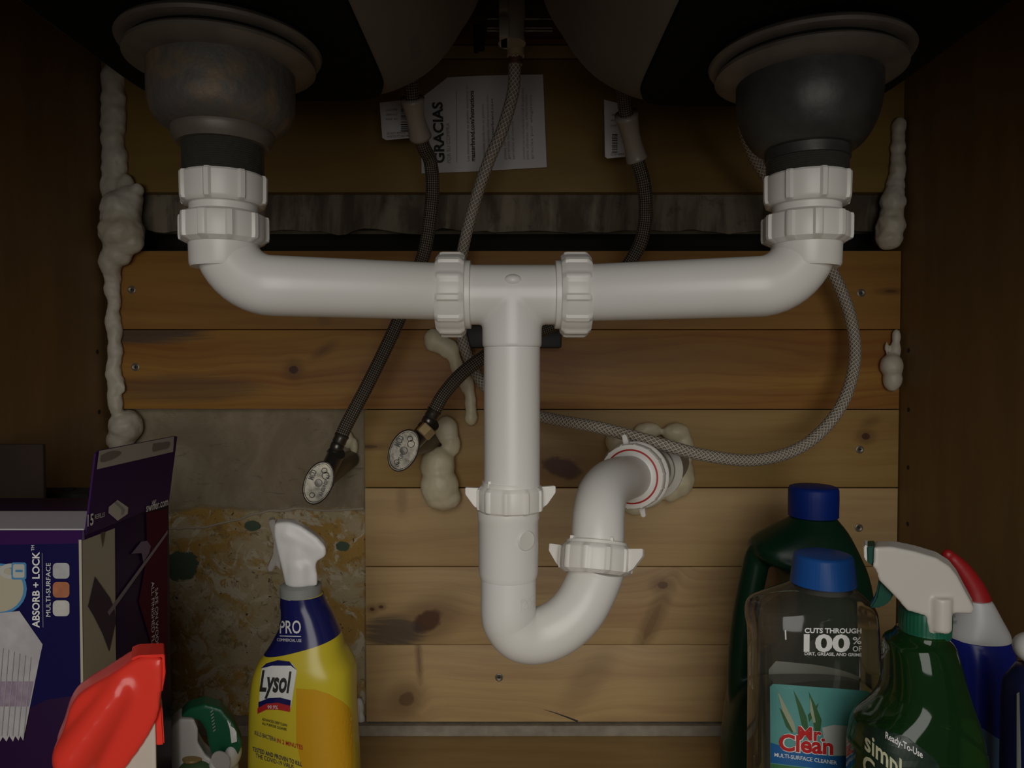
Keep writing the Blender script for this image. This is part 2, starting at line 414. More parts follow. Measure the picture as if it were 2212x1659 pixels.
bot = [Vector((x, .8285, zb(500, .8285) + .006 * noise.fractal(Vector((x * 22, 3, 0)), 1, 2, 4))) for x in xs]
bm = NB(); prism(bm, [Vector((XL, .8285, zb(395)))] + bot + [Vector((XR, .8285, zb(395)))], (0, .0032, 0)); struct('trim_2', bm, upper_plaster())
bm = NB(); box(bm, XL, XR, .885, .8895, zb(570), zb(480)); struct('trim_9', bm, M('void_shade_lining', (.010, .008, .006), .95))  # darkness of the unlit gap, painted into this strip's near-black colour
bm = NB(); box(bm, XL, XR, .812, .824, zb(415), zb(128.5), .0005); struct('trim_3', bm, BACKP)
bm = NB(); box(bm, XL, XR, .812, .824, zb(125), zb(98), .0005); struct('trim_4', bm, sheet_wood('pale_rail', (.40, .28, .12), (.34, .23, .09)))
bm = NB(); box(bm, XL, XR, .800, .824, zb(96), .84); struct('trim_5', bm, sheet_wood('dark_rail', (.16, .085, .035), (.12, .06, .025)))
bm = NB(); box(bm, -.455, XR, .806, .832, 0, zb(1563), .001)
struct('baseboard_back', bm, M('dusty_cut_edge', (.23, .195, .15), .9, bump=(250, .6), var=(60, (.31, .27, .21))))
bm = NB(); box(bm, XL - .018, XR + .018, .20, .22, .572, .84); struct('trim_1', bm, WALL)  # unseen face-frame rail, set low to keep light off the upper cabinet
bm = NB(); box(bm, XL - .018, XL + .03, .20, .22, 0, .60); struct('trim_6', bm, WALL)  # both face-frame stiles are out of view, added to shape the light
bm = NB(); box(bm, XR - .03, XR + .018, .20, .22, 0, .60); struct('trim_7', bm, WALL)
random.seed(8)
pe = [at(x, y + random.uniform(-3, 3), .832) for x, y in ((362, 1143), (385, 1139), (410, 1142), (440, 1138), (470, 1135), (495, 1128), (520, 1118), (545, 1113), (560, 1108), (585, 1103), (610, 1104), (640, 1098), (670, 1102), (700, 1101), (740, 1104), (786, 1100))]
bm = NB(); tube(bm, [Vector((p.x, .8320, p.z + .0006 * noise.noise(p * 400))) for p in catmull(pe, 6)], lambda t: .0013 + .0010 * abs(noise.noise(Vector((t * 23, 0, 0)))), 8)
struct('trim_8', bm, M('plaster_edge', (.40, .34, .25), .9, bump=(200, .6)))

# boards nailed across the back
def board(y0, y1, xl, xr, label, mat, screws=(), crack=False, gap=.6):
    t = thing('pine_board', label, 'board', ((at(xl, y0, YB).x + at(xr, y0, YB).x) / 2, YB + .009, zb(y1)), 'pine boards across the back of the cabinet')
    bm = NB(); box(bm, at(xl, 829, YB).x, at(xr, 829, YB).x, YB, YB + .0185, zb(y1 - gap), zb(y0 + gap), .0006)
    obj('plank', bm, mat, t)
    for px, py in screws:
        c = at(px, py, YB)
        bm = NB(); lathe(bm, [(.0045, -.0002), (.0045, .0008), (.0035, .0012), (.0022, .0004)], c, (0, -1, 0), 16)
        s = obj('screw', bm, SCREW, t)
        bm = NB(); box(bm, c.x - .002, c.x + .002, c.y - .0009, c.y - .0002, c.z - .0005, c.z + .0005); box(bm, c.x - .0005, c.x + .0005, c.y - .0009, c.y - .0002, c.z - .002, c.z + .002)
        obj('screw_slot', bm, INK, s)
    return t
GS = (.06, .05, .045)
board(541, 712, 250, 1943, 'uppermost pine board, level with the horizontal white pipe arms', pine('pine_a', 1.3, [(700, 690, .004, .003, 0, .3), (1925, 629, .008, .002, 0, .8)], (.33, .160, .034), (.235, .100, .019)), [(285, 626), (1860, 633)])
board(712, 884, 250, 1943, 'reddish pine board second from top, full width, with a round black knot', pine('pine_b', 4.1, [(634, 799, .0055, .0055, 0, 1), (1500, 770, .09, .010, 0, .25), (700, 757, .008, .003, .6, .5)], (.37, .185, .036), (.25, .088, .017), .03, [(290, 722, .09, .012, 0, GS, .8), (400, 840, .10, .018, 0, GS, .45)]), [(293, 793)])
board(884, 1054, 787, 1943, 'pine board holding both the right shutoff valve and the drain outlet', pine('pine_c', 7.7, [(1870, 943, .0055, .0045, 0, 1), (1216, 1012, .026, .013, -.35, 1.0), (800, 965, .010, .002, 0, .8), (1880, 912, .006, .003, .4, .4)], (.36, .225, .070), (.28, .145, .036)), [(1857, 971)], gap=1.5)
board(1054, 1224, 787, 1943, 'plain pine board just under the drain outlet, fourth from top', pine('pine_d', 11.2, [(868, 1076, .003, .008, 0, .3), (1140, 1290, .001, .001, 0, .1)], (.50, .335, .150), (.40, .245, .115)), [(1855, 1140)], gap=1)
board(1224, 1393, 787, 1943, 'pine board with a big brown knot and grey stain left of the trap bend', pine('pine_e', 15.9, [(922, 1342, .021, .013, .55, .95), (1432, 1264, .007, .005, 0, .8), (1408, 1345, .032, .005, 1.15, .5), (804, 1316, .0035, .0025, 0, .9), (823, 1311, .003, .002, 0, .9)], (.50, .335, .150), (.37, .215, .10), .02, [(850, 1365, .04, .022, 0, GS, .75)]))
board(1393, 1560, 787, 1943, 'lowest pine board, just above the cabinet floor, split at its lower edge', pine('pine_f', 21.4, [(878, 1510, .011, .009, .6, .75), (905, 1425, .002, .018, .05, .6), (1270, 1470, .02, .008, .9, .25)], (.50, .335, .150), (.38, .23, .11)), [(1078, 1463)])
bm = NB(); tube(bm, [at(x, y, YB) - Vector((0, .0001, 0)) for x, y in ((1175, 1533), (1200, 1540), (1225, 1549), (1248, 1558))], lambda t: .0002 + .0009 * t, 6)
o = obj('split', bm, INK, [q for q in C.objects if q.name.startswith('pine_board')][-1])

# ------------------------------------------------------------------ sink
SB = CZ + .2035; SX = .182; SY = .455
sink = thing('kitchen_sink', 'double bowl stainless sink seen from below, with black pads under both bowls', 'sink', (0, SY, SB))
for sgn in (-1, 1):
    bm = NB(); drop = .004 if sgn > 0 else 0; L = [(.0, .272, .090, .358, .552), (.003, .279, .083, .345, .565), (.010, .285, .072, .33, .578), (.026, .291, .052, .315, .592), (.05, .296, .034, .305, .598), (.085, .300, .014, .30, .592), (.20, .303, .006, .29, .592)]
    rings = []
    for h, xo, xi, y0, y1 in L:
        x0, x1 = sorted((sgn * xo, sgn * xi)); rings.append((SB - drop + h, x0, x1, y0, y1, 5 if h < .06 else 4.2))
    loft(bm, smooth_rings(rings, 5), 72)
    bw = obj('bowl', bm, SINK, sink, ang=180)
    bm = NB(); x0, x1 = sorted((sgn * .271, sgn * .091))
    loft(bm, [(SB - drop - .0035, x0 + .001, x1 - .001, .357, .553, 7), (SB - drop + .001, x0, x1, .356, .554, 7)], 96)
    obj('sound_pad', bm, BLACK, bw)
put_text('stamp', 'SUS304 18GA', at(868, 15, .5), (.19, .25, -1), (1, .1, .25), .010, M('faint_stamp', (.20, .18, .17), .6), sink, bvh([q for q in C.objects if q.name.startswith('bowl')][0]), d=(-.25, .5, 1), off=.0004, fit=.045)

def ring_nut(bm, c, axis, r, h, ribs, rib=.0016, ribw=.10, seg=96, top=.85, bottom=.92, core=None):
    """slip nut: rounded collar with raised ribs"""
    def mod(a, rr, hh):
        if rr < r * .97: return 0
        for k in range(ribs):
            d = abs((a - 2 * math.pi * (k + .3) / ribs + math.pi) % (2 * math.pi) - math.pi)
            if d < ribw: return rib * min(1, (ribw - d) / .03)
        return 0
    prof = [(core or r * .7, 0), (r * bottom, 0), (r * .985, h * .12), (r, h * .22), (r, h * .80), (r * .985, h * .88), (r * top, h), (core or r * .7, h)]
    return lathe(bm, prof, c, axis, seg, mod)
CXS = {-1: -.1803, 1: .1845}
def strainer(sgn, label, cupm, rimm):
    c = Vector((CXS[sgn], SY, 0)); t = thing('basket_strainer', label, 'strainer', (c.x, c.y, CZ + .116))
    dz = CZ - (.001 if sgn < 0 else .0075)
    bm = NB(); lathe(bm, [(.046, .2), (.056, .2005), (.0590, .1985), (.0602, .1965), (.0592, .1948), (.056, .1938), (.046, .1935)], (c.x, c.y, dz), seg=96)
    obj('rubber_gasket', bm, rimm, t)
    bm = NB(); tp = .2006 if sgn < 0 else .2033; lathe(bm, [(.044, tp), (.050, tp), (.0525, .1935), (.0525, .1905), (.044, .1905)], (c.x, c.y, dz), seg=72); obj('seal', bm, BLACK, t)
    bm = NB(); lathe(bm, [(.042, .1915), (.054, .1915), (.0562, .1895), (.0562, .1875), (.052, .185), (.0465, .1835), (.042, .183)], (c.x, c.y, dz), seg=96)
    obj('lock_ring', bm, rimm, t)
    if sgn < 0: pf = [(.043, .191), (.0434, .180), (.0434, .165), (.0425, .158), (.0400, .152), (.0360, .148), (.0315, .1455), (.029, .145)]
    else: pf = [(.0425, .186), (.0430, .175), (.0425, .162), (.0405, .152), (.0370, .1435), (.0330, .1375), (.0290, .134), (.027, .1335)]
    P = [(q.x, q.y) for q in catmull([Vector((x, y, 0)) for x, y in pf], 4)]
    bm = NB(); lathe(bm, P, (c.x, c.y, CZ), seg=96)
    obj('cup', bm, cupm, t, ang=180)
    bm = NB()
    if sgn < 0: lathe(bm, [(.024, .147), (.0298, .147), (.0306, .1455), (.0302, .142), (.0285, .1385), (.0272, .1362), (.024, .136)], (c.x, c.y, CZ), seg=60)
    else: lathe(bm, [(.0238, .1365), (.0275, .136), (.0275, .1345), (.0252, .1335), (.0252, .1275), (.0238, .127)], (c.x, c.y, CZ), seg=60)
    obj('collar', bm, rimm if sgn < 0 else STEEL, t)
    prof = []
    for k in range(18): h = (.140 if sgn < 0 else .131) - k * .0013; prof += [(.0243, h), (.0232, h - .0007)]
    bm = NB(); lathe(bm, [q for q in prof if q[1] > .108], (c.x, c.y, CZ), seg=60); obj('threaded_tail', bm, DARKM, t)
    return t
strainer(-1, 'left sink strainer with rust and grime on its steel cup', RUST, RIMM)
strainer(1, 'right sink strainer with a darker clean steel cup', STEEL, RIMM)

# ------------------------------------------------------------------ white drain piping
TY = .494
TZ = at(1108, 637, TY).z
drain = thing('drain_pipe', 'white plastic drain piping joining both strainers to a trap and the wall', 'drain pipe', (0, TY, at(1108, 1432, TY).z))
for sgn in (-1, 1):
    cx = CXS[sgn]
    z0 = CZ + .0995
    bm = NB()
    def mod8(a, r, h):                                    # coarse facets with corner lugs
        if r < .0248: return 0
        k = abs(((a * 8 / (2 * math.pi)) % 1) - .5) * 2
        return .0015 if k > .86 else 0
    lathe(bm, [(.0195, 0), (.0235, 0), (.0248, .0012), (.0254, .003), (.0256, .0170), (.0248, .0183), (.0236, .0187), (.02, .0187)], (cx, SY, z0), seg=128, mod=mod8)
    obj('slip_nut', bm, PVCN, drain, ang=30)
    bm = NB(); lathe(bm, [(.0205, .0), (.0205, .010)], (cx, SY, z0 - .007), seg=48)
    obj('neck', bm, PVC, drain)
    bm = NB(); ring_nut(bm, (cx, SY, CZ + .0755), (0, 0, 1), .0256, .0198, 10, .0015, .10, 128, .80, .86, .02)
    obj('slip_nut', bm, PVCN, drain, ang=30)
    # elbow and arm swept as one pipe
    yj = at(945 if sgn < 0 else 1275, 632 if sgn < 0 else 635, TY)
    zc = at(600, 620, .462).z if sgn < 0 else at(1640, 622, .462).z
    R = .031
    path = [Vector((cx, SY, CZ + .083)), Vector((cx, SY, CZ + .076)), Vector((cx, SY, zc + R))]
    for k in range(1, 13):
        a = math.pi / 2 * k / 12
        path.append(Vector((cx - sgn * R * (1 - math.cos(a)), SY, zc + R * (1 - math.sin(a)))))
    e = Vector((sgn * .028, TY, yj.z)); s0 = path[-1]
    for k in range(1, 13): path.append(s0.lerp(e, k / 12))
    bm = NB(); tube(bm, path, .0190, 48)
    arm = obj('elbow_arm', bm, PVC, drain, ang=60)
    bm = NB(); lathe(bm, [(.018, 0), (.0200, 0), (.0208, .002), (.0212, .016), (.019, .017)], (cx, SY, CZ + .0610), seg=48)
    obj('socket', bm, PVC, arm)
# tee
bm = NB(); zt = TZ
lathe(bm, [(.012, -.0355), (.0203, -.0355), (.0203, .0355), (.012, .0355)], (0, TY, zt), (1, 0, 0), 48)
lathe(bm, [(.012, 0), (.0203, 0), (.0203, -.034), (.0196, -.036), (.012, -.036)], (0, TY, zt), (0, 0, 1), 48)
me = fuse(bm, .0011, 5); obj('tee', me, PVC, drain, ang=180)
c = at(1108, 612, TY - .02)
bm = NB(); ell(bm, (c.x, TY - .0155, zt + .008), (.0065, .0056, .0042)); obj('moulding_dot', bm, PVC, drain)
for sgn, px0, px1 in ((-1, 945, 1006), (1, 1210, 1274)):
    x0 = at(px0, 636, TY).x; x1 = at(px1, 636, TY).x
    bm = NB(); ring_nut(bm, (x0, TY, zt), (1, 0, 0), .0275, x1 - x0, 12, .0014, .09, 128, .94 if sgn > 0 else .96, .94, .019)
    obj('slip_nut', bm, PVCN, drain, ang=30)
    bm = NB(); lathe(bm, [(.019, 0), (.0232, .0005), (.0232, .0045), (.019, .005)], ((x1 - .001) if sgn < 0 else (x0 - .004), TY, zt), (1, 0, 0), 64); obj('washer', bm, PVC, drain)
# tailpiece and trap
bx = -.0015
zn = at(1101, 1105, TY).z; zn1 = at(1101, 1048, TY).z
bm = NB(); lathe(bm, [(.0192, 0), (.0192, zt - .03 - zn)], (0, TY, zn), seg=56); obj('tailpiece', bm, PVC, drain)
def wing_nut(c, r, h, wing_a, tilt=(0, 0, 1)):
    bm = NB(); ring_nut(bm, (0, 0, 0), (0, 0, 1), r, h, 10, .0011, .09, 128, .9, .86, .0185)
    lathe(bm, [(.0185, h - .001), (r * .88, h - .001), (r * .86, h + .0022), (.0195, h + .0028), (.0185, h + .0028)], (0, 0, 0), seg=64)
    for a in wing_a:
        w_ = [(r * .93, h * .92), (r * 1.38, h * .95), (r * 1.38, h * .70), (r * 1.12, h * .25), (r * .93, h * .1)]
        P = [Matrix.Rotation(a, 4, 'Z') @ Vector((x, -.0022, z)) for x, z in w_]
        dn = Matrix.Rotation(a, 4, 'Z') @ Vector((0, .0044, 0))
        prism(bm, P, dn, .0004)
    for k in range(4):
        a = k * math.pi / 2 + .7; box(bm, r * .80 * math.cos(a) - .0012, r * .80 * math.cos(a) + .0012, r * .80 * math.sin(a) - .0012, r * .80 * math.sin(a) + .0012, h, h + .0045)
    me = bpy.data.meshes.new('w'); bmesh.ops.recalc_face_normals(bm, faces=bm.faces[:]); bm.to_mesh(me); bm.free()
    me.transform(Matrix.Translation(c) @ frame(tilt)); return me
obj('slip_nut', wing_nut(Vector((-.001, TY, zn)), .0225, zn1 - zn, (math.pi * .04, math.pi * 1.03)), PVCN, drain, ang=30)
zs = at(1098, 1243, TY).z
bm = NB(); lathe(bm, [(.019, -.001), (.0195, -.001), (.0205, .003), (.0207, zn - zs - .006), (.0214, zn - zs - .004), (.0214, zn - zs + .001), (.019, zn - zs + .001)], (-.0025, TY, zs), seg=56)
sl = obj('sleeve', bm, PVC, drain)
bm = NB(); lathe(bm, [(.0001, 0), (.0062, 0), (.0068, .0006), (.0062, .0012), (.0001, .0012)], Vector((-.0025, TY, at(1150, 1155, TY).z)) + Vector((math.sin(.62), -math.cos(.62), 0)) * .0202, (math.sin(.62), -math.cos(.62), 0), 32)
obj('date_disc', bm, MARK, sl)
Y2 = .506
b0 = Vector((-.0025, TY, zs + .004)); b1 = Vector((-.0025, TY, at(1098, 1322, TY).z))
b4 = at(1287, 1240, Y2); 
pth = [b0, b0.lerp(b1, .5), b1, at(1103, 1344, TY + .001), at(1122, 1366, TY + .002), at(1150, 1373, TY + .004), at(1185, 1366, TY + .006), at(1222, 1344, TY + .008), at(1252, 1312, TY + .010), at(1273, 1274, TY + .0115), b4, at(1291, 1225, Y2)]
bm = NB(); tube(bm, catmull(pth, 8), .0190, 56); tb = obj('trap_bend', bm, PVC, drain, ang=60)
put_text('moulded_lettering', 'PVC-T', (.006, TY - .0195, at(1120, 1290, TY).z), (1, .45, 0), (0, 0, 1), .006, MARK, tb, bvh(tb), off=.0003)
put_text('moulded_lettering', '1-1/2', (.006, TY - .0195, at(1120, 1304, TY).z), (1, .45, 0), (0, 0, 1), .006, MARK, tb, bvh(tb), off=.0003)
ax2 = (at(1292, 1150, .515) - b4).normalized()
obj('slip_nut', wing_nut(at(1285, 1240, Y2), .0252, .0200, (math.pi * -.03, math.pi * .93), ax2), PVCN, drain, ang=30)
WC = at(1362, 1030, .640)                                   # wall joint
WE = at(1446, 1000, .800); wax = (WC - WE).normalized()     # points out of the wall
arm_p = [at(1288, 1215, .508), at(1291, 1160, .514), at(1293, 1110, .524), at(1300, 1072, .541), at(1318, 1046, .567), at(1342, 1035, .600), WC, WC - wax * .03]
bm = NB(); tube(bm, catmull(arm_p, 8), .0188, 56); ta = obj('trap_arm', bm, PVC, drain, ang=60)
bm = NB(); ring_nut(bm, WC - wax * .013, wax, .0292, .0115, 14, .0009, .035, 160, .97, .96, .0225); lathe(bm, [(.0225, -.0005), (.0302, -.0005), (.0308, .001), (.0308, .0032), (.0298, .0045), (.0225, .0045)], WC - wax * .021, wax, 96)
me = bpy.data.meshes.new('w')
for a in (math.radians(105), math.radians(-75)):
    Mx = Matrix.Translation(WC - wax * .020) @ frame(wax)
    P = [Mx @ (Matrix.Rotation(a, 4, 'Z') @ Vector((x, y, .003))) for x, y in ((.028, -.0026), (.0375, -.0020), (.0382, 0), (.0375, .0020), (.028, .0026))]
    prism(bm, P, wax * .006, .0006)
obj('slip_nut', bm, PVCN, drain, ang=30)
bm = NB(); lathe(bm, [(.0232, 0), (.0245, .0002), (.0245, .0012), (.0232, .0014)], WC - wax * .0022, wax, 64); obj('red_gasket', bm, M('red_rubber', (.42, .015, .015), .4), drain)
bm = NB(); lathe(bm, [(.0185, 0), (.0232, 0), (.0230, .0015), (.0196, .0035), (.0185, .0038)], WC - wax * .0018, wax, 64); obj('washer', bm, PVC, drain)
LW = (WE - WC).length
bm = NB(); lathe(bm, [(.019, .012), (.0213, .012), (.0213, .075), (.0240, .076), (.0240, .082), (.0220, .083), (.0220, LW + .008)], WC, -wax, 56)
obj('wall_stub', bm, M('grey_stub', (.34, .31, .26), .5), drain)
bm = NB(); lathe(bm, [(.0236, 0), (.0300, 0), (.0300, .003), (.0236, .003)], WC - wax * .090, -wax, 64); obj('flange', bm, M('flange_plastic', (.55, .52, .46), .4), drain)
bm = NB(); lathe(bm, [(.0236, 0), (.0292, 0), (.0292, .001), (.0236, .001)], WC - wax * .0935, -wax, 64); obj('seal', bm, INK, drain)

# ------------------------------------------------------------------ hoses
def hose(name, pts, r, mat, label, cat='hose'):
    path = catmull([at(*p) for p in pts], 14)
    t = thing(name, label, cat, path[-1])
    bm = NB(); tube(bm, path, r, 24); obj('braided_sleeve', bm, mat, t, ang=180)
    return t, path
def ferrule(t, path, end, L, r, mat=CHD, name='ferrule'):
    a = path[end]; b = path[end + (-1 if end else 1)] if end != -1 else path[-2]
    if end == 0: b = path[1]
    d = (a - b).normalized()
    bm = NB(); lathe(bm, [(r * .6, 0), (r * .98, 0), (r * 1.08, L * .08), (r * .95, L * .2), (r * 1.0, L * .4), (r * .88, L * .46), (r * .98, L * .52), (r * .98, L * .72), (r * .86, L * .78), (r * .98, L * .84), (r * 1.1, L), (r * .6, L)], a - d * .002, d, 32)
    return obj(name, bm, mat, t)
h1, p1 = hose('supply_hose', [(885, 150, .64), (893, 230, .66), (912, 310, .69), (930, 350, .71), (934, 420, .72), (922, 520, .725), (905, 580, .73), (862, 690, .735), (800, 820, .735), (750, 915, .73), (738, 942, .728)], .0068, BRAID, 'left dark braided supply hose running straight down to the lower left valve')
ferrule(h1, p1, -1, .022, .0070)
h2, p2 = hose('supply_hose', [(1345, 150, .64), (1352, 240, .67), (1372, 330, .70), (1391, 400, .71), (1393, 480, .72), (1372, 548, .725), (1300, 640, .74), (1190, 705, .745), (1100, 735, .735), (1050, 768, .725), (1000, 805, .72), (960, 850, .72), (938, 888, .72)], .0068, BRAID, 'right dark braided supply hose that curves behind the tee to the brass nut valve')
ferrule(h2, p2, -1, .022, .0070)
h3, p3 = hose('faucet_hose', [(1113, 90, .70), (1112, 140, .71), (1108, 200, .715), (1085, 280, .72), (1055, 350, .73), (1025, 440, .745), (1000, 540, .76), (985, 640, .775), (998, 730, .785), (1030, 810, .785), (1085, 868, .775), (1170, 900, .755), (1300, 925, .705), (1420, 957, .685), (1530, 985, .695), (1640, 993, .715), (1740, 960, .735), (1815, 880, .75), (1846, 780, .765), (1838, 690, .77), (1808, 608, .765), (1750, 500, .75), (1670, 400, .73), (1625, 330, .71), (1608, 260, .68), (1640, 180, .64)], .0061, BRAIDP, 'pale grey braided faucet hose looping wide to the right')
bm = NB(); c = at(1113, 128, .708); lathe(bm, [(.006, -.005), (.0072, -.005), (.0075, -.003), (.0068, 0), (.0075, .003), (.0072, .005), (.006, .005)], c, (0, 0, 1), 24); obj('crimp', bm, M('copper_crimp', (.22, .12, .08), .35, .6), h3)
bm = NB(); lathe(bm, [(.0085, 0), (.0088, .016)], at(1114, 122, .705), (0, 0, 1), 24); obj('hose_end', bm, M('beige_sleeve', (.42, .34, .22), .5), h3)

fm = thing('faucet_mount', 'pale plastic faucet mounting bracket on steel rods between the bowls', 'faucet mount', at(1105, 95, .69))
bm = NB(); lathe(bm, [(.009, 0), (.013, 0), (.0115, .008), (.0115, .020), (.0125, .024), (.0115, .05), (.0115, .09)], at(1106, 95, .69), (0, 0, 1), 32); me = bm
box(bm, at(1078, 0, .69).x, at(1100, 0, .69).x, .675, .70, at(0, 95, .69).z, at(0, 50, .69).z, .002); box(bm, at(1078, 0, .69).x, at(1098, 0, .69).x, .675, .70, at(0, 38, .69).z, at(0, 5, .69).z, .002)
obj('bracket', bm, M('beige_plastic', (.42, .38, .31), .5), fm)
for y in (40, 60, 66):
    bm = NB(); lathe(bm, [(.0011, 0), (.0011, S(140, .70))], at(1052, y, .70), (1, 0, 0), 12); obj('rod', bm, CHROME, fm)
bm = NB(); box(bm, at(1024, 0, .70).x, at(1046, 0, .70).x, .69, .71, at(0, 102, .70).z, at(0, 62, .70).z, .001); box(bm, at(1024, 0, .70).x, at(1033, 0, .70).x, .69, .70, at(0, 115, .70).z, at(0, 100, .70).z)
obj('black_clip', bm, BLACK, fm)

# paper and tags
def sheet(name, pts, Y, mat, label, cat, th=.0006, warp=.002):
    P = [at(x, y, Y) for x, y in pts]
    bm = NB(); prism(bm, P, (0, th, 0)); dense(bm, .02)
    for v in bm.verts: v.co.y += warp * math.sin(v.co.x * 40 + v.co.z * 25)
    o = obj(name, bm, mat, None, ang=30); tag(o, label, cat); return o
pg = sheet('leaflet', [(908, 212), (967, 167), (1173, 160), (1181, 362), (1100, 366), (911, 375)], .806, PAPER, 'white printed leaflet reading GRACIAS taped to the upper back panel', 'leaflet', .0006, .0012)
def vt(s, px, py, py2, size_px, Y, mat, par, bold=.0, dx=3):
    a = at(px, py, Y); b = at(px - dx, py2, Y)
    put_text('printed_line', s, a, (b - a), (-1, 0, -.02), S(size_px, Y), mat, par, fit=(b - a).length, bold=bold)
YP = .8038
vt('GRACIAS', 960, 352, 220, 30, YP, INK, pg, .03, 5)
vt('POR SU COMPRA', 974, 352, 265, 11, YP, GREYINK, pg, .0)
vt('Las instrucciones se pueden encontrar en', 1014, 348, 183, 8, YP, GREYINK, pg)
vt('masterbrand.com/instructions', 1026, 348, 196, 13, YP, INK, pg, .02)
for i, (x, a, b) in enumerate(((1048, 347, 225), (1058, 347, 205), (1068, 340, 214), (1094, 344, 265), (1102, 344, 262), (1112, 344, 262), (1134, 344, 190), (1142, 344, 205), (1152, 344, 205))):
    vt(['Si necesita ayuda con su gabinete', 'o tiene preguntas visite nuestro sitio', 'www.masterbrand.com', 'piezas de repuesto', 'garantia limitada', 'servicio al cliente', 'consulte con su distribuidor local de gabinetes', 'para obtener mas informacion', 'gracias por elegirnos'][i], x, a, b, 8, YP, INK if i == 2 else GREYINK, pg)
bm = NB(); pr = at(988, 350, YP); pr2 = at(986, 195, YP); box(bm, pr2.x - .0002, pr2.x + .0002, YP - .0001, YP + .0001, pr.z, pr2.z); obj('printed_rule', bm, GREYINK, pg)
def hosetag(pts, Y, hosept, label, lines, codex):
    o = sheet('hose_tag', pts, Y, PAPER, label, 'tag', .0005, .0006)
    bm = NB(); random.seed(len(lines)); x = 0
    z0 = at(0, codex[1], Y).z; 
    while x < codex[3]:
        wd = random.choice((1, 1.6, 2.4)); a = at(codex[0], codex[1] - x, Y - .0012); b = at(codex[2], codex[1] - x - wd, Y - .0012)
        box(bm, a.x, b.x, a.y - .0001, a.y, a.z, b.z); x += wd + random.choice((1.2, 2, 2.6))
    obj('barcode', bm, INK, o)
    for (s, px, py, L, sz) in lines:
        a = at(px, py, Y - .0012); put_text('printed_line', s, a, (1, 0, .05), (0, 0, 1), S(sz, Y), INK, o, fit=S(L, Y))
    hs, path, y0, y1 = hosept
    P = [p for p in path if y0 < proj(p)[1] < y1]
    bm = NB(); tube(bm, P, lambda t: .0112 - .0025 * math.sin(t * 3) , 20)
    obj('tape', bm, TAPE, hs, ang=180); return o
hosetag([(820, 222), (905, 212), (908, 296), (834, 303), (826, 298)], .745, (h1, p1, 212, 298), 'white barcode tag taped to the top of the left supply hose', [('DO NOT REMOVE THIS TAG', 836, 291, 62, 7), ('MADE FOR POTABLE WATER USE', 836, 298, 62, 7), ('LEAD FREE', 834, 240, 24, 6), ('ASME A112', 834, 250, 24, 6), ('NSF 61', 834, 260, 24, 6)], (866, 284, 888, 60))
hosetag([(1305, 215), (1345, 225), (1352, 338), (1312, 342), (1307, 338)], .75, (h2, p2, 243, 350), 'white tag taped to the top of the right supply hose', [('DO NOT REMOVE', 1320, 336, 28, 6), ('LEAD FREE', 1320, 250, 20, 6), ('ASME', 1320, 262, 20, 6), ('NSF 61', 1320, 274, 20, 6)], (1322, 330, 1334, 40))

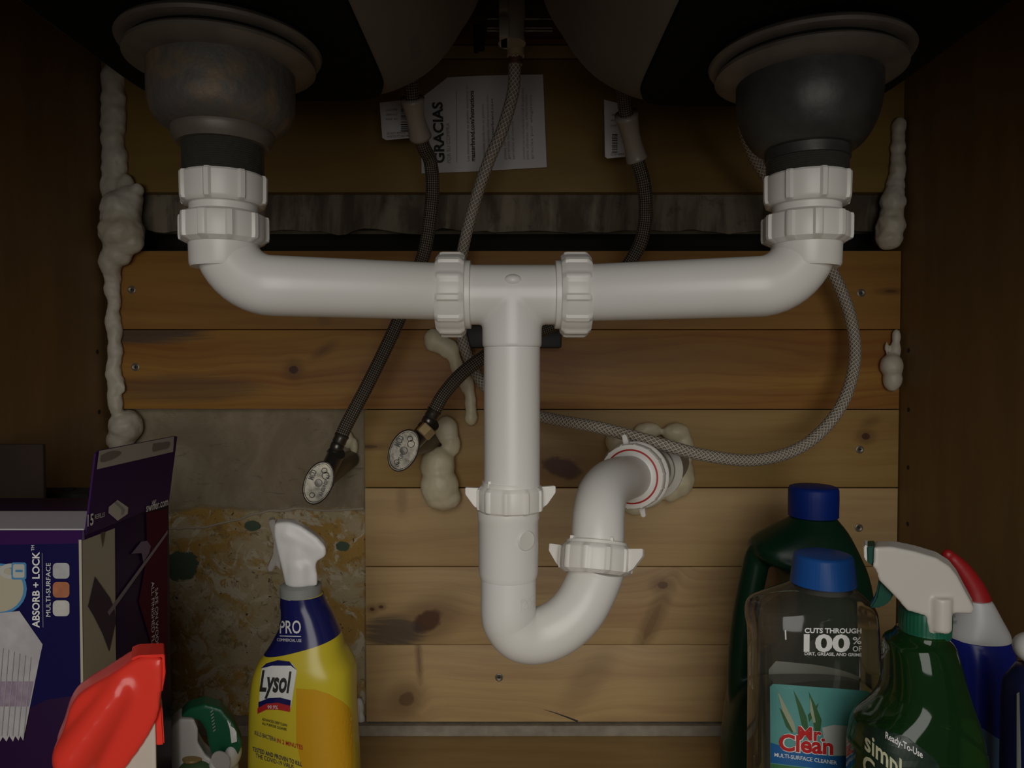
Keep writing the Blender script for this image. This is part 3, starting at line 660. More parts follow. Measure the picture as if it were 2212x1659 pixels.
# valves
def valve(hc, axis_px, bodyp, wallp, label, letters, nut=None):
    c = at(*hc); t = thing('shutoff_valve', label, 'valve', at(*wallp))
    ang = math.atan2(axis_px[1], axis_px[0])
    facing = (Vector((0, 0, CZ)) - c).normalized(); facing = (facing + Vector((-.18, 0, -.10))).normalized()
    up = Vector((axis_px[0], 0, -axis_px[1])); up = (up - facing * up.dot(facing)).normalized(); rt = up.cross(facing).normalized()
    Mh = Matrix((rt, up, facing)).transposed().to_4x4(); Mh = Matrix.Translation(c) @ Mh
    a, b = S(47, hc[2]), S(29.5, hc[2])
    bm = NB(); seg = 64; rings = []
    for s, h in ((.80, -.006), (.97, -.005), (1.0, -.003), (1.0, 0), (.97, .0014), (.93, .0014), (.90, .0006), (.5, .0006)):
        rings.append([bm.verts.new(Mh @ Vector((b * s * math.cos(2 * math.pi * k / seg), a * (s if s > .85 else s) * math.sin(2 * math.pi * k / seg), h))) for k in range(seg)])
    for p, q in zip(rings, rings[1:]):
        for k in range(seg): bm.faces.new((p[k], p[(k + 1) % seg], q[(k + 1) % seg], q[k]))
    bm.faces.new(rings[0]); bm.faces.new(rings[-1])
    hd = obj('oval_handle', bm, CHROME, t, ang=35)
    bm = NB(); tube(bm, [Mh @ Vector((b * .99 * math.cos(2 * math.pi * k / 48), a * .99 * math.sin(2 * math.pi * k / 48), -.0002)) for k in range(49)], .0011, 8); obj('handle_rim', bm, CHD, hd)
    for (u, v, q) in ((.30, .42, .0034), (.08, .62, .0026), (-.10, -.62, .0024)):
        cc = Mh @ Vector((b * u, a * v, .0008)); bm = NB(); tube(bm, [cc + rt * q * math.cos(2 * math.pi * k / 20) + up * q * math.sin(2 * math.pi * k / 20) for k in range(21)], .00035, 6); obj('cast_ring', bm, CHD, hd)
    bm = NB(); lathe(bm, [(.0001, .0022), (.0036, .002), (.004, .0004), (.004, -.001)], c, facing, 20); obj('handle_screw', bm, CHD, hd)
    for s, (u, v), L, sz, vert in letters:
        o_ = c + rt * (u * b) + up * (v * a) + facing * .0009
        put_text('cast_lettering', s, o_, up if vert else rt, -rt if vert else up, sz, M('letter_shadow', (.05, .045, .04), .4), hd, fit=L, bold=.035)
    bc = at(*bodyp); wp = at(*wallp)
    bm = NB(); tube(bm, catmull([c - facing * .004, c - facing * .012, c - facing * .020], 4), .0075, 20)
    lathe(bm, [(.004, 0), (.0095, 0), (.0105, .004), (.0105, .012), (.0095, .016), (.004, .016)], c - facing * .012, -facing, 6)
    obj('stem', bm, CHD, t)
    d = (bc - (c - facing * .03))
    bm = NB(); tube(bm, [c - facing * .028 - d * .1, bc + d * .25], .0085, 20); ell(bm, c - facing * .030, (.012, .012, .012), 2)
    obj('body', bm, CHD, t)
    bm = NB(); tube(bm, [c - facing * .032, Vector((wp.x, .824, wp.z))], .010, 24); obj('stub_pipe', bm, M('stub_metal', (.20, .16, .11), .5, .5), t)
    if nut:
        n = at(*nut); bm = NB(); lathe(bm, [(.004, 0), (.0075, 0), (.0085, .001), (.0085, .010), (.0075, .011), (.004, .011)], n, (bc - c + Vector((0, 0, .001))).normalized(), 6); obj('brass_nut', bm, BRASS, t, ang=20)
valve((688, 1043, .715), (.36, -.93), (722, 990, .725), (760, 990, .83), 'lower left shutoff valve with oval chrome handle in the old plaster', [('MCD', (-.42, .02), .010, .008, True), ('ANSI/NSF 61', (.62, -.55), .022, .005, True)])
valve((872, 973, .715), (.42, -.91), (922, 925, .722), (945, 955, .81), 'shutoff valve with oval chrome handle and brass nut in the pine board', [('MCD', (-.36, .05), .011, .009, True), ('1/4 TURN', (.15, -.80), .017, .005, True)], nut=(912, 940, .708))

# black block behind the tee, foam lumps
bm = NB(); a = at(1008, 752, .80); b = at(1212, 703, .80); box(bm, a.x, b.x, .79, YB - .001, a.z, b.z, .002)
tag(obj('black_bracket', bm, M('black_plastic', (.02, .018, .017), .5), None), 'black block on the boards right behind the white tee', 'bracket')
def foam(name, lumps, label, mat=FOAM, cat='foam', amp=.0012, voxel=.0018, sm=4, seed=1):
    """lumps: (px, py, rx_px, rz_px, Y[, depth_px])"""
    bm = NB()
    if 'bead' in name or 'drip' in name:
        M2 = []
        for a, b in zip(lumps, lumps[1:]):
            a = tuple(a) + ((min(a[2], a[3]),) if len(a) < 6 else ()); b = tuple(b) + ((min(b[2], b[3]),) if len(b) < 6 else ())
            if abs(a[1] - b[1]) > 4 and abs(a[1] - b[1]) < 110 and min(a[2], b[2]) > 7: M2.append(tuple((u + v) / 2 * (.93 if i in (2, 5) else 1) for i, (u, v) in enumerate(zip(a, b))))
        lumps = list(lumps) + M2
    for l in lumps:
        px, py, rx, rz, Y = l[:5]; dp = l[5] if len(l) > 5 else min(rx, rz)
        ell(bm, at(px, py, Y), (S(rx, Y), S(dp, Y), S(rz, Y)))
    me = fuse(bm, voxel, sm); wrinkle(me, amp, 70, seed)
    return tag(obj(name, me, mat, None, ang=180), label, cat)
random.seed(5)
L = []
y = 176
while y < 440:                                           # upper bead in folds
    L.append((243 + random.uniform(-2, 2) + (y - 176) * .02, y, 24 + (y - 176) * .03 + random.uniform(-2, 2), random.uniform(34, 44), .808, 20)); y += random.uniform(22, 40)
L += [(296, 408, 14, 15, .80), (262, 450, 42, 38, .80), (262, 500, 46, 42, .797), (268, 525, 44, 26, .797), (240, 565, 24, 36, .804)]
y = 600
while y < 900:
    L.append((245 + random.uniform(-3, 3) + (y - 600) * .012, y, random.uniform(13, 18), random.uniform(26, 36), .808, 13)); y += random.uniform(18, 28)
L += [(266, 838, 6, 12, .806, 5), (272, 920, 34, 36, .818), (258, 950, 26, 30, .818)]
foam('foam_bead', L, 'long lumpy foam bead down the left back corner', FOAMO, seed=3, sm=6, amp=.0016)
foam('foam_bead', [(1942, 275, 14, 22, .806), (1940, 320, 15, 28, .806), (1938, 365, 17, 22, .806), (1934, 400, 19, 22, .806), (1928, 440, 26, 30, .804), (1924, 485, 30, 34, .804), (1920, 515, 28, 25, .804)], 'lumpy foam bead in the upper right back corner', FOAMO, seed=5, sm=2, amp=.0016)
foam('foam_blob', [(1936, 728, 9, 18, .806), (1934, 755, 11, 24, .806), (1915, 750, 4, 14, .806, 4), (1926, 790, 24, 26, .803), (1928, 820, 19, 26, .804)], 'small bulb of foam halfway up the right back corner', FOAMO, seed=7, amp=.0006)
foam('foam_blob', [(950, 1050, 42, 44, .795, 30), (946, 1005, 38, 40, .797, 28), (958, 1075, 40, 28, .797, 26), (965, 930, 26, 32, .802, 18), (975, 960, 20, 26, .80, 14), (985, 1078, 12, 14, .803)], 'big yellowish foam lump on the boards under the brass nut valve', FOAM, seed=9, amp=.001)
foam('foam_drip', [(935, 735, 20, 26, .803, 14), (955, 745, 26, 20, .803, 14), (978, 760, 16, 26, .803, 12), (990, 800, 12, 34, .804, 10), (1014, 838, 12, 30, .804, 10), (1016, 870, 13, 26, .804, 10), (1018, 900, 15, 20, .803, 12)], 'thin dribble of foam hanging between the two supply hoses', FOAM, seed=11, amp=.001)
foam('foam_collar', [(1335, 955, 28, 26, .80), (1400, 930, 30, 18, .802), (1460, 935, 30, 22, .80), (1478, 970, 22, 40, .80), (1470, 1030, 30, 44, .797), (1450, 1060, 22, 26, .797), (1395, 1075, 36, 24, .80), (1372, 1098, 24, 16, .803), (1325, 1010, 24, 40, .804), (1440, 1000, 20, 30, .80)], 'ring of yellowish foam packed around the drain outlet', FOAM, seed=13, amp=.0012)
foam('foam_blob', [(752, 950, 12, 20, .826, 10), (765, 965, 9, 20, .824, 8), (752, 992, 9, 9, .824, 8)], 'little foam bits in the plaster beside the lower left valve', FOAM, voxel=.0012, seed=15, amp=.0004)
foam('foam_blob', [(776, 1530, 11, 24, .82, 9), (780, 1552, 9, 14, .818, 8)], 'small white foam bit at the foot of the boards beside the yellow bottle', M('white_foam', (.68, .64, .58), .5), voxel=.0012, seed=17, amp=.0005)

# ------------------------------------------------------------------ refill carton, left
BX = -.262; BF = .44; BBk = .549
PURP = M('purple_card', (.035, .008, .07), .4); NAVYC = M('navy_card', (.008, .007, .055), .4); MAG = M('magenta_card', (.075, .004, .018), .6)
DPUR = M('dark_purple_card', (.022, .006, .035), .4); CARD = M('white_card', (.50, .47, .50), .6); CREAM = M('cream_print', (.40, .36, .26), .6)
for q in (PURP, NAVYC, MAG, DPUR): q.node_tree.nodes['Principled BSDF'].inputs['Specular IOR Level'].default_value = .12
carton = thing('refill_carton', 'tall purple carton of mop refills with open flap against the left wall', 'carton', (BX - .07, (BF + BBk) / 2, 0))
zt_ = at(100, 1146, BF).z
bm = NB(); box(bm, -.400, BX, BF, BBk, 0, zt_, .0008); body = obj('body', bm, DPUR, carton)
bm = NB(); box(bm, -.400, BX - .001, BF + .001, BF + .055, zt_, zt_ + .0008); obj('top_flap', bm, CARD, carton)
FP = lambda x, y: at(x, y, BF - .0004)
SP = lambda x, y: atx(x, y, BX + .0004)
fl = [atx(175, 1172, BX), atx(362, 1105, BX), atx(382, 943, BX), atx(376, 942, BX), atx(213, 973, BX), atx(206, 980, BX)]
fl = [Vector((BX + .0004, p.y, p.z)) for p in fl]; fl[0].z = fl[1].z = zt_ - .003; fl[0].y = BF + .001; fl[1].y = BBk - .001
ztop = (fl[2].z + fl[4].z) / 2
bm = NB(); prism(bm, fl, (-.0012, 0, 0)); flap = obj('side_flap', bm, PURP, carton)
def sp(name, pts, mat, par=None, lift=0, curve=False):
    return poly(name, [atx(x, y, BX + .0008 + lift) for x, y in pts], mat, par or body, curve=curve)
sp('glue_strip', [(214, 974), (376, 943), (374, 976), (209, 1014)], M('glue_paper', (.42, .38, .33), .7), flap)
sp('torn_patch', [(218, 984), (235, 976), (252, 974), (262, 978), (252, 987), (240, 993), (218, 998)], M('torn_card', (.20, .16, .13), .9), flap, .0003, True)
sp('torn_patch', [(331, 958), (350, 956), (367, 955), (362, 968), (345, 972), (330, 975)], bpy.data.materials['torn_card'], flap, .0003, True)
sp('pad_icon', [(254, 1080), (277, 1096), (276, 1110), (254, 1125), (234, 1108), (235, 1095)], M('icon_white', (.48, .46, .40), .6), flap)
sp('pad_icon', [(247, 1086), (251, 1083), (269, 1100), (266, 1112), (262, 1112), (263, 1101)], GREYINK, flap, .0003)
def st(s, a, b, size, mat, par, bold=0, lift=.0003):
    A = atx(*a, BX + .0008 + lift); B = atx(*b, BX + .0008 + lift); u = B - A
    v = Vector((1, 0, 0)).cross(u).normalized(); 
    put_text('printed_text', s, A, u, v, size, mat, par, fit=u.length, bold=bold)
st('15', (189, 1137), (202, 1133), .010, WPRINT, flap, .02)
st('REFILLS', (205, 1122), (226, 1116), .0042, WPRINT, flap)
st('swiffer.com', (316, 1106), (363, 1091), .0085, WPRINT, flap, .01)
st('VISIT', (328, 1088), (338, 1085), .003, WPRINT, flap)
sp('picture', [(178, 1168), (248, 1141), (250, 1400), (252, 1470), (181, 1520)], CREAM)
sp('magenta_panel', [(316, 1108), (362, 1099), (361, 1486), (346, 1500), (330, 1400), (300, 1300), (318, 1200)], MAG)
sp('mop_head_picture', [(205, 1245), (238, 1292), (248, 1318), (250, 1345), (236, 1408), (222, 1370), (202, 1330), (190, 1310)], M('mop_purple', (.03, .010, .035), .5), None, .0003)
sp('mop_pole_picture', [(362, 1145), (362, 1153), (236, 1330), (232, 1322)], M('pole_grey', (.20, .16, .20), .5), None, .0004)
sp('mop_bottle_picture', [(284, 1196), (305, 1170), (318, 1168), (326, 1180), (322, 1195), (310, 1215), (306, 1195)], M('bottle_lilac', (.14, .10, .17), .5), None, .0005)
sp('shade_picture', [(217, 1151), (228, 1148), (222, 1184)], M('shade_print', (.10, .08, .05), .6), None, .0003)
st('SAFE ON WOOD', (335, 1272), (336, 1402), .0062, WPRINT, body, .0)
st('ALL FINISHED FLOORS', (327, 1258), (328, 1440), .0062, WPRINT, body, .0)
def fp(name, pts, mat, lift=0, curve=False): return poly(name, [at(x, y, BF - .0004 - lift) for x, y in pts], mat, body, curve=curve)
fp('purple_band', [(-60, 1147), (175, 1146), (176, 1174), (-60, 1178)], PURP)
fp('navy_panel', [(-60, 1178), (176, 1174), (178, 1500), (100, 1512), (0, 1560), (-60, 1590)], NAVYC)
fp('edge_crease', [(170, 1166), (176, 1166), (182, 1659), (177, 1659)], CREAM, .0002)
def rrect(x0, y0, x1, y1, r):
    P = []
    for cx, cy, a0 in ((x1 - r, y0 + r, -90), (x1 - r, y1 - r, 0), (x0 + r, y1 - r, 90), (x0 + r, y0 + r, 180)):
        for k in range(6): a = math.radians(a0 + k * 18); P.append((cx + r * math.cos(a), cy + r * math.sin(a)))
    return P
for i, (y, c3) in enumerate(((1216, (.40, .39, .40)), (1257, (.40, .14, .06)), (1297, (.50, .48, .44)))):
    fp('surface_swatch', rrect(114, y, 150, y + 34, 9), M('swatch', c3, .6, var=(150, tuple(v * .8 for v in c3))), .0003)
def ft(s, px, py, py2, size, mat, bold=0):
    a = at(px, py, BF - .0008); b = at(px, py2, BF - .0008)
    put_text('printed_text', s, a, b - a, (-1, 0, 0), size, mat, body, fit=(b - a).length, bold=bold)
ft('ABSORB + LOCK', 85, 1356, 1192, .0062, WPRINT, .02); ft('TM', 74, 1190, 1178, .0026, WPRINT)
ft('MULTI-SURFACE', 109, 1332, 1216, .0040, WPRINT)
fp('rule_line', [(90.5, 1195), (91.5, 1195), (93.5, 1355), (92.5, 1355)], GREYINK, .0003)
LB = M('light_blue_print', (.06, .22, .42), .5); SHW = M('pad_print', (.44, .42, .42), .6, var=(90, (.36, .34, .35)))
fp('lock_body', rrect(24, 1215, 57, 1252, 5), LB, .0003); fp('lock_body', rrect(28, 1219, 53, 1248, 4), M('lock_white', (.42, .42, .38), .6), .0005); fp('keyhole', rrect(33, 1231, 49, 1236, 2), LB, .0007)
arc = [(27 + 27 * math.cos(math.radians(a)) - 2, 1234 + 17 * math.sin(math.radians(a))) for a in range(90, 271, 15)] + [(25 + 16 * math.cos(math.radians(a)), 1234 + 8 * math.sin(math.radians(a))) for a in range(270, 89, -15)]
fp('lock_shackle', arc, bpy.data.materials['lock_white'], .0004)
lens = [(58 * math.cos(math.radians(a)), 1272 + 55 * math.sin(math.radians(a))) for a in range(0, 360, 15)]
fp('magnifier', lens, LB, .0002); fp('magnifier', [(-1 + 52 * math.cos(math.radians(a)), 1272 + 50 * math.sin(math.radians(a))) for a in range(0, 360, 15)], CREAM, .00025)
fp('pad_stack_picture', [(-40, 1328), (42, 1320), (92, 1392), (84, 1430), (50, 1600), (44, 1590), (40, 1600), (33, 1590), (28, 1602), (20, 1590), (14, 1602), (6, 1592), (0, 1602), (-40, 1600)], SHW, .0004)
fp('pad_stack_band', [(-40, 1472), (72, 1472), (62, 1526), (-40, 1526)], M('lilac_print', (.20, .13, .20), .7, var=(120, (.30, .24, .30))), .0006)
for k in range(6): fp('pad_edge', [(12 * k + 6, 1400 + 4 * k), (12 * k + 7.5, 1400 + 4 * k), (12 * k - 8, 1590), (12 * k - 10, 1590)], GREYINK, .0008)
# things behind it
bm = NB(); box(bm, XL + .001, at(76, 0, .62).x, .62, .624, 0, at(84, 960, .62).z, .0006)
tag(obj('brown_board', bm, M('dark_cardboard', (.024, .011, .005), .9, var=(40, (.018, .009, .004))), None), 'dark brown board standing against the left wall behind the purple carton', 'board')
bm = NB(); box(bm, at(72, 0, .69).x, at(215, 0, .69).x, .66, .695, 0, at(100, 1066, .66).z, .003)
lathe(bm, [(.004, 0), (.006, 0), (.006, .003), (.004, .003)], (at(120, 0, .67).x, .677, at(100, 1066, .66).z - .001), (0, 0, 1), 16)
tag(obj('black_tray', bm, M('matte_black', (.004, .004, .004), .9), None), 'black tray standing on edge behind the purple carton', 'tray')

# ------------------------------------------------------------------ red trigger sprayer, front left
RY = .36
red = M('red_plastic', (.80, .045, .028), .22); offw = M('cream_plastic', (.58, .50, .42), .35)
rb = thing('spray_bottle', 'cream spray bottle with a bright red trigger head, frontmost at left', 'spray bottle', (at(215, 1600, RY).x, RY, 0))
bx_ = at(235, 1600, RY).x
bm = NB(); loft(bm, smooth_rings([(0, bx_ - .033, bx_ + .033, RY - .028, RY + .028, 3), (.01, bx_ - .037, bx_ + .037, RY - .031, RY + .031, 3), (.11, bx_ - .037, bx_ + .037, RY - .031, RY + .031, 3), (.16, bx_ - .026, bx_ + .028, RY - .024, RY + .024, 2.4), (.188, bx_ - .014, bx_ + .016, RY - .015, RY + .015, 2), (.198, bx_ - .014, bx_ + .016, RY - .015, RY + .015, 2)], 5)); obj('bottle', bm, offw, rb, ang=180)
bm = NB(); px_prism(bm, [(318, 1520), (334, 1528), (337, 1600), (338, 1680), (320, 1750), (200, 1750), (190, 1700), (250, 1620)], RY, .0075, False); obj('sprayer_body', fuse(bm, .0013, 8), offw, rb, ang=180)
bm = NB()
px_prism(bm, [(262, 1430), (285, 1414), (310, 1406), (345, 1404), (352, 1408), (351, 1440), (347, 1488), (340, 1536), (310, 1590), (278, 1634), (252, 1668), (200, 1695), (160, 1705), (130, 1680), (118, 1640), (122, 1600), (137, 1566), (150, 1520), (166, 1492), (196, 1470), (230, 1450)], RY, .0105, False)
for i in range(9):
    t = i / 8; ell(bm, at(190 + 88 * t, 1610 - 130 * t, RY), (S(58 - 14 * t, RY), .021 - .006 * t, S(62 - 14 * t, RY)))
me = fuse(bm, .0014, 30); obj('red_head', me, red, rb, ang=180)
bm = NB(); px_prism(bm, [(284, 1410), (300, 1403), (355, 1401), (357, 1440), (350, 1480), (346, 1480), (350, 1440), (350, 1407), (301, 1408), (286, 1415)], RY, .0085, False, .0004); obj('nozzle_rim', bm, red, rb)
bm = NB(); px_prism(bm, [(333, 1505), (342, 1500), (350, 1518), (355, 1598), (326, 1600), (328, 1540)], RY, .006, False, .0008); obj('trigger', bm, red, rb)

# ------------------------------------------------------------------ green and white sprayer behind the carton
GY = .575
grn = M('green_grip', (.008, .09, .04), .35); gw = M('grey_white_plastic', (.50, .47, .44), .35)
gb = thing('spray_bottle', 'short spray bottle with green and white arched trigger head beside the carton', 'spray bottle', (at(420, 1640, GY).x, GY, 0))
gx = at(415, 1640, GY).x
bm = NB(); loft(bm, smooth_rings([(0, gx - .026, gx + .030, GY - .018, GY + .018, 3), (.05, gx - .026, gx + .030, GY - .018, GY + .018, 3), (.085, gx - .02, gx + .022, GY - .016, GY + .016, 2.5), (.10, gx - .012, gx + .014, GY - .012, GY + .012, 2)], 5)); obj('bottle', bm, M('sage_plastic', (.10, .13, .06), .3), gb, ang=180)
bm = NB(); px_prism(bm, [(366, 1562), (388, 1541), (419, 1541), (428, 1563), (427, 1590), (444, 1618), (462, 1632), (470, 1665), (440, 1700), (350, 1700), (352, 1600)], GY, .011, False); obj('sprayer_body', fuse(bm, .0013, 8), gw, gb, ang=180)
bm = NB(); px_prism(bm, [(389, 1541), (409, 1521), (443, 1512), (477, 1521), (505, 1554), (523, 1597), (513, 1622), (487, 1626), (462, 1630), (450, 1597), (446, 1570), (434, 1549), (412, 1540)], GY, .009, False); gh = obj('green_grip', fuse(bm, .0012, 7), grn, gb, ang=180)
T = bvh(gh)
poly('white_stripe', [at(x, y, GY - .02) for x, y in ((455, 1516), (466, 1518), (484, 1545), (496, 1580), (500, 1618), (488, 1622), (484, 1590), (472, 1552))], WHITE, gh, T, off=.0005)
for k in range(7): poly('grip_ridge', [at(x, y, GY - .02) for x, y in ((441 + k, 1553 + 7 * k), (447 + k, 1548 + 7 * k), (447.5 + k, 1550 + 7 * k), (442 + k, 1555 + 7 * k))], GREYP, gh, T, off=.0004)
bm = NB(); ell(bm, at(480, 1645, GY - .006), (S(26, GY), .012, S(20, GY))); ell(bm, at(503, 1630, GY - .004), (S(16, GY), .012, S(26, GY)))
ell(bm, at(495, 1665, GY), (S(18, GY), .012, S(20, GY))); obj('nozzle', fuse(bm, .0011, 5), WHITE, gb, ang=180)
bm = NB(); lathe(bm, [(.0001, 0), (.0082, 0), (.0082, .001), (.0001, .001)], at(478, 1643, GY - .019), (-.25, -1, -.1), 32); obj('nozzle_disc', bm, gw, gb)
bm = NB(); ell(bm, at(425, 1662, GY - .008), (S(38, GY), .011, S(25, GY))); obj('trigger', bm, M('moss_plastic', (.05, .10, .04), .4), gb)
bm = NB(); ell(bm, at(420, 1634, GY - .006), (S(24, GY), .010, S(8, GY))); obj('amber_insert', bm, M('amber_plastic', (.25, .17, .06), .3), gb)

# ------------------------------------------------------------------ yellow disinfectant bottle
LY = .60
ly = thing('spray_bottle', 'yellow Lysol cleaner spray bottle with navy neck and white head', 'spray bottle', (at(655, 1600, LY).x, LY, 0))
ly['label'] = 'yellow cleaner spray bottle with navy neck sleeve and white trigger head'
def prof(tab, Y, dy, e=3.0, foot=True):
    R = []
    for y, xl, xr, k, ee in tab:
        z = at(1106, y, Y).z; R.append((z, at(xl, 829, Y).x, at(xr, 829, Y).x, Y - dy * k, Y + dy * k, ee))
    if foot: r = R[-1]; R += [(.012, r[1], r[2], r[3], r[4], r[5]), (.003, r[1] + .002, r[2] - .002, r[3] + .002, r[4] - .002, r[5]), (0, r[1] + .006, r[2] - .006, r[3] + .006, r[4] - .006, r[5])]
    return R
tab = [(1283, 605, 693, .55, 2), (1305, 604, 702, .56, 2), (1325, 606, 713, .6, 2.1), (1350, 603, 724, .66, 2.2), (1375, 591, 734, .76, 2.4), (1398, 577, 740, .86, 2.6), (1416, 563, 750, .94, 2.8), (1436, 553, 760, .98, 3), (1460, 546, 763, 1, 3), (1500, 541, 763, 1, 3), (1560, 538, 765, 1, 3), (1659, 536, 770, 1, 3)]
rr = smooth_rings(prof(tab, LY, .030), 5)
bm = NB(); loft(bm, rr, 64); lb = obj('bottle', bm, YEL, ly, ang=180)
g2 = [(z, a - .0005, b + .0005, c - .0005, d + .0005, e) for z, a, b, c, d, e in rr if z > at(0, 1440, LY).z]
bm = NB(); loft(bm, g2, 64, cap=False)
pa = at(563, 1419, LY - .014); pb = at(734, 1378, LY - .014); nrm = Vector((-(pb - pa).z, 0, (pb - pa).x))
r_ = bmesh.ops.bisect_plane(bm, geom=bm.verts[:] + bm.edges[:] + bm.faces[:], plane_co=pa, plane_no=nrm, clear_inner=True)
sv = obj('neck_sleeve', bm, NAVY, ly, ang=180)
bm = NB(); lathe(bm, [(.013, 0), (.0168, 0), (.0170, .008), (.0135, .0095)], at(650, 1284, LY), (0, 0, 1), 48); obj('collar', bm, GREYP, ly)
bm = NB(); px_prism(bm, [(593, 1125), (625, 1122), (650, 1131), (684, 1154), (704, 1176), (705, 1195), (695, 1203), (684, 1206), (682, 1218), (686, 1236), (686, 1262), (617, 1262), (612, 1237), (600, 1187), (592, 1152)], LY, .0095, False)
for i in range(8): t = i / 7; ell(bm, at(624 + 56 * t, 1150 + 30 * t, LY), (S(28 - 3 * t, LY), .0112 - .001 * t, S(29 - 5 * t, LY)))
ell(bm, at(645, 1195, LY), (S(38, LY), .0115, S(60, LY))); lathe(bm, [(.001, 0), (.0132, 0), (.0132, .02), (.001, .02)], at(651, 1262, LY), (0, 0, 1), 32)
obj('trigger_head', fuse(bm, .0012, 36), WHITE, ly, ang=180)
CLR = clear('clear_trigger_plastic', (.85, .85, .85), .45, .1, (.5, .48, .45))
bm = NB(); px_prism(bm, [(580, 1122), (594, 1119), (598, 1160), (604, 1200), (606, 1228), (596, 1216), (586, 1232), (577, 1226), (590, 1195), (592, 1165)], LY, .006, False, .0008); obj('clear_trigger', bm, CLR, ly)
T = bvh(lb); TS = bvh(sv)
def lt(s, px, py, px2, size, mat, par, tree, Y=LY, Yf=.028, slope=0, **k):
    a = at(px, py, Y - Yf); b = at(px2, py + slope, Y - Yf); k.setdefault('d', ray((px + px2) / 2, py + slope / 2))
    put_text('printed_text', s, a, b - a, (0.0, 0, 1), S(size, Y - Yf) * 1.35, mat, par, tree, fit=(b - a).length, **k)
def lp(name, pts, mat, par, tree, Y=LY, Yf=.028, curve=False, off=.0003):
    n = len(pts); d = ray(sum(p[0] for p in pts) / n, min(sum(p[1] for p in pts) / n, 1620))
    return poly(name, [at(x, y, Y - Yf) for x, y in pts], mat, par, tree, d=d, off=off, curve=curve)
lp('orange_panel', [(640, 1488), (680, 1490), (712, 1500), (740, 1515), (758, 1530), (764, 1550), (766, 1700), (660, 1700), (640, 1600)], ORG, lb, T)
lp('brand_patch', [(566, 1440), (590, 1430), (615, 1428), (632, 1434), (641, 1448), (636, 1480), (628, 1530), (560, 1515), (562, 1470)], WPRINT, lb, T, off=.0006)
lp('brand_arch', [(563, 1444), (575, 1433), (600, 1426), (625, 1429), (641, 1448), (628, 1438), (602, 1433), (580, 1438)], NAVY, lb, T, off=.0009)
lp('navy_banner', [(558, 1517), (580, 1508), (605, 1507), (628, 1513), (627, 1525), (600, 1518), (575, 1520), (558, 1530)], NAVY, lb, T, off=.0010)
lp('red_banner', [(556, 1530), (575, 1520), (600, 1518), (627, 1525), (626, 1538), (600, 1533), (575, 1533), (556, 1542)], M('red_print', (.45, .02, .02), .5), lb, T, off=.0011)
lt('Lysol', 560, 1492, 630, 48, INK, lb, T, slope=4, bold=.03, shear=.3, off=.0012)
lt('99.9%', 578, 1532, 600, 9, WPRINT, lb, T, off=.0014)
lt('ADVANCED DEEP CLEAN', 566, 1556, 620, 6, INK, lb, T, slope=14, bold=.01, off=.0012)
lt('ALL PURPOSE CLEANER', 566, 1565, 619, 6, INK, lb, T, slope=14, bold=.01, off=.0012)
lt('KILLS BACTERIA', 550, 1587, 596, 10, NAVY, lb, T, slope=16, off=.0012)
lt('IN 2 MINUTES', 598, 1604, 654, 10, bpy.data.materials['red_print'], lb, T, slope=16, bold=.01, off=.0012)
lt('TESTED AND PROVEN TO KILL', 545, 1622, 652, 10, NAVY, lb, T, slope=34, bold=.01, off=.0012)
lt('THE COVID-19 VIRUS', 552, 1636, 634, 10, NAVY, lb, T, slope=26, off=.0012)
lt('PRO', 604, 1368, 650, 30, WPRINT, sv, TS, Yf=.02, bold=.01, off=.0006)
lt('COMMERCIAL USE', 598, 1385, 651, 7, WPRINT, sv, TS, Yf=.02, slope=2, off=.0006)
lp('white_rule', [(604, 1373), (650, 1374), (650, 1375.5), (604, 1374.5)], WPRINT, sv, TS, Yf=.02, off=.0006)

# ------------------------------------------------------------------ right-hand bottles
# dark green jug
JY = .685
jg = thing('detergent_jug', 'dark green jug with a blue screw cap and side handle by the back boards', 'jug', (at(1730, 1600, JY).x, JY, 0))
JG = M('dark_green_plastic', (.004, .028, .014), .32)
bm = NB()
tabA = [(1112, 1712, 1804, .45, 2), (1122, 1706, 1811, .5, 2.2), (1145, 1664, 1828, .66, 2.6), (1172, 1628, 1841, .8, 3), (1200, 1630, 1853, .92, 3), (1225, 1676, 1862, .98, 3), (1270, 1702, 1872, 1, 3), (1340, 1706, 1881, 1, 3), (1400, 1700, 1884, 1, 3), (1440, 1640, 1885, 1, 3), (1480, 1590, 1886, 1, 3), (1600, 1570, 1888, 1, 3), (1720, 1570, 1888, 1, 3)]
loft(bm, smooth_rings(prof(tabA, JY, .040), 4), 56)
tube(bm, catmull([at(1665, 1180, JY), at(1640, 1198, JY), at(1628, 1240, JY), at(1612, 1320, JY), at(1602, 1400, JY), at(1598, 1480, JY), at(1604, 1540, JY)], 8), .0122, 20)
obj('jug_body', fuse(bm, .002, 6), JG, jg, ang=180)
def ribcap(c, r, h, mat, par, name='cap', n=40, taper=0, rib=.00015, dome=.1):
    bm = NB(); lathe(bm, [(.001, 0), (r + taper, 0), (r + taper, .0006), (r + taper * .3, h * .6), (r, h * .88), (r * .96, h * .97), (r * .86, h), (.001, h + .0005)], c, (0, 0, 1), 160, mod=lambda a, rr, hh: rib * (math.sin(a * n) > 0) if .001 < hh < h * .85 else 0)
    return obj(name, bm, mat, par, ang=50)
z0, z1 = at(1757, 1114, JY).z, at(1757, 1050, JY).z
ribcap((at(1757, 1080, JY).x, JY, z0), S(51.5, JY), z1 - z0, M('blue_cap', (.002, .020, .19), .5), jg)
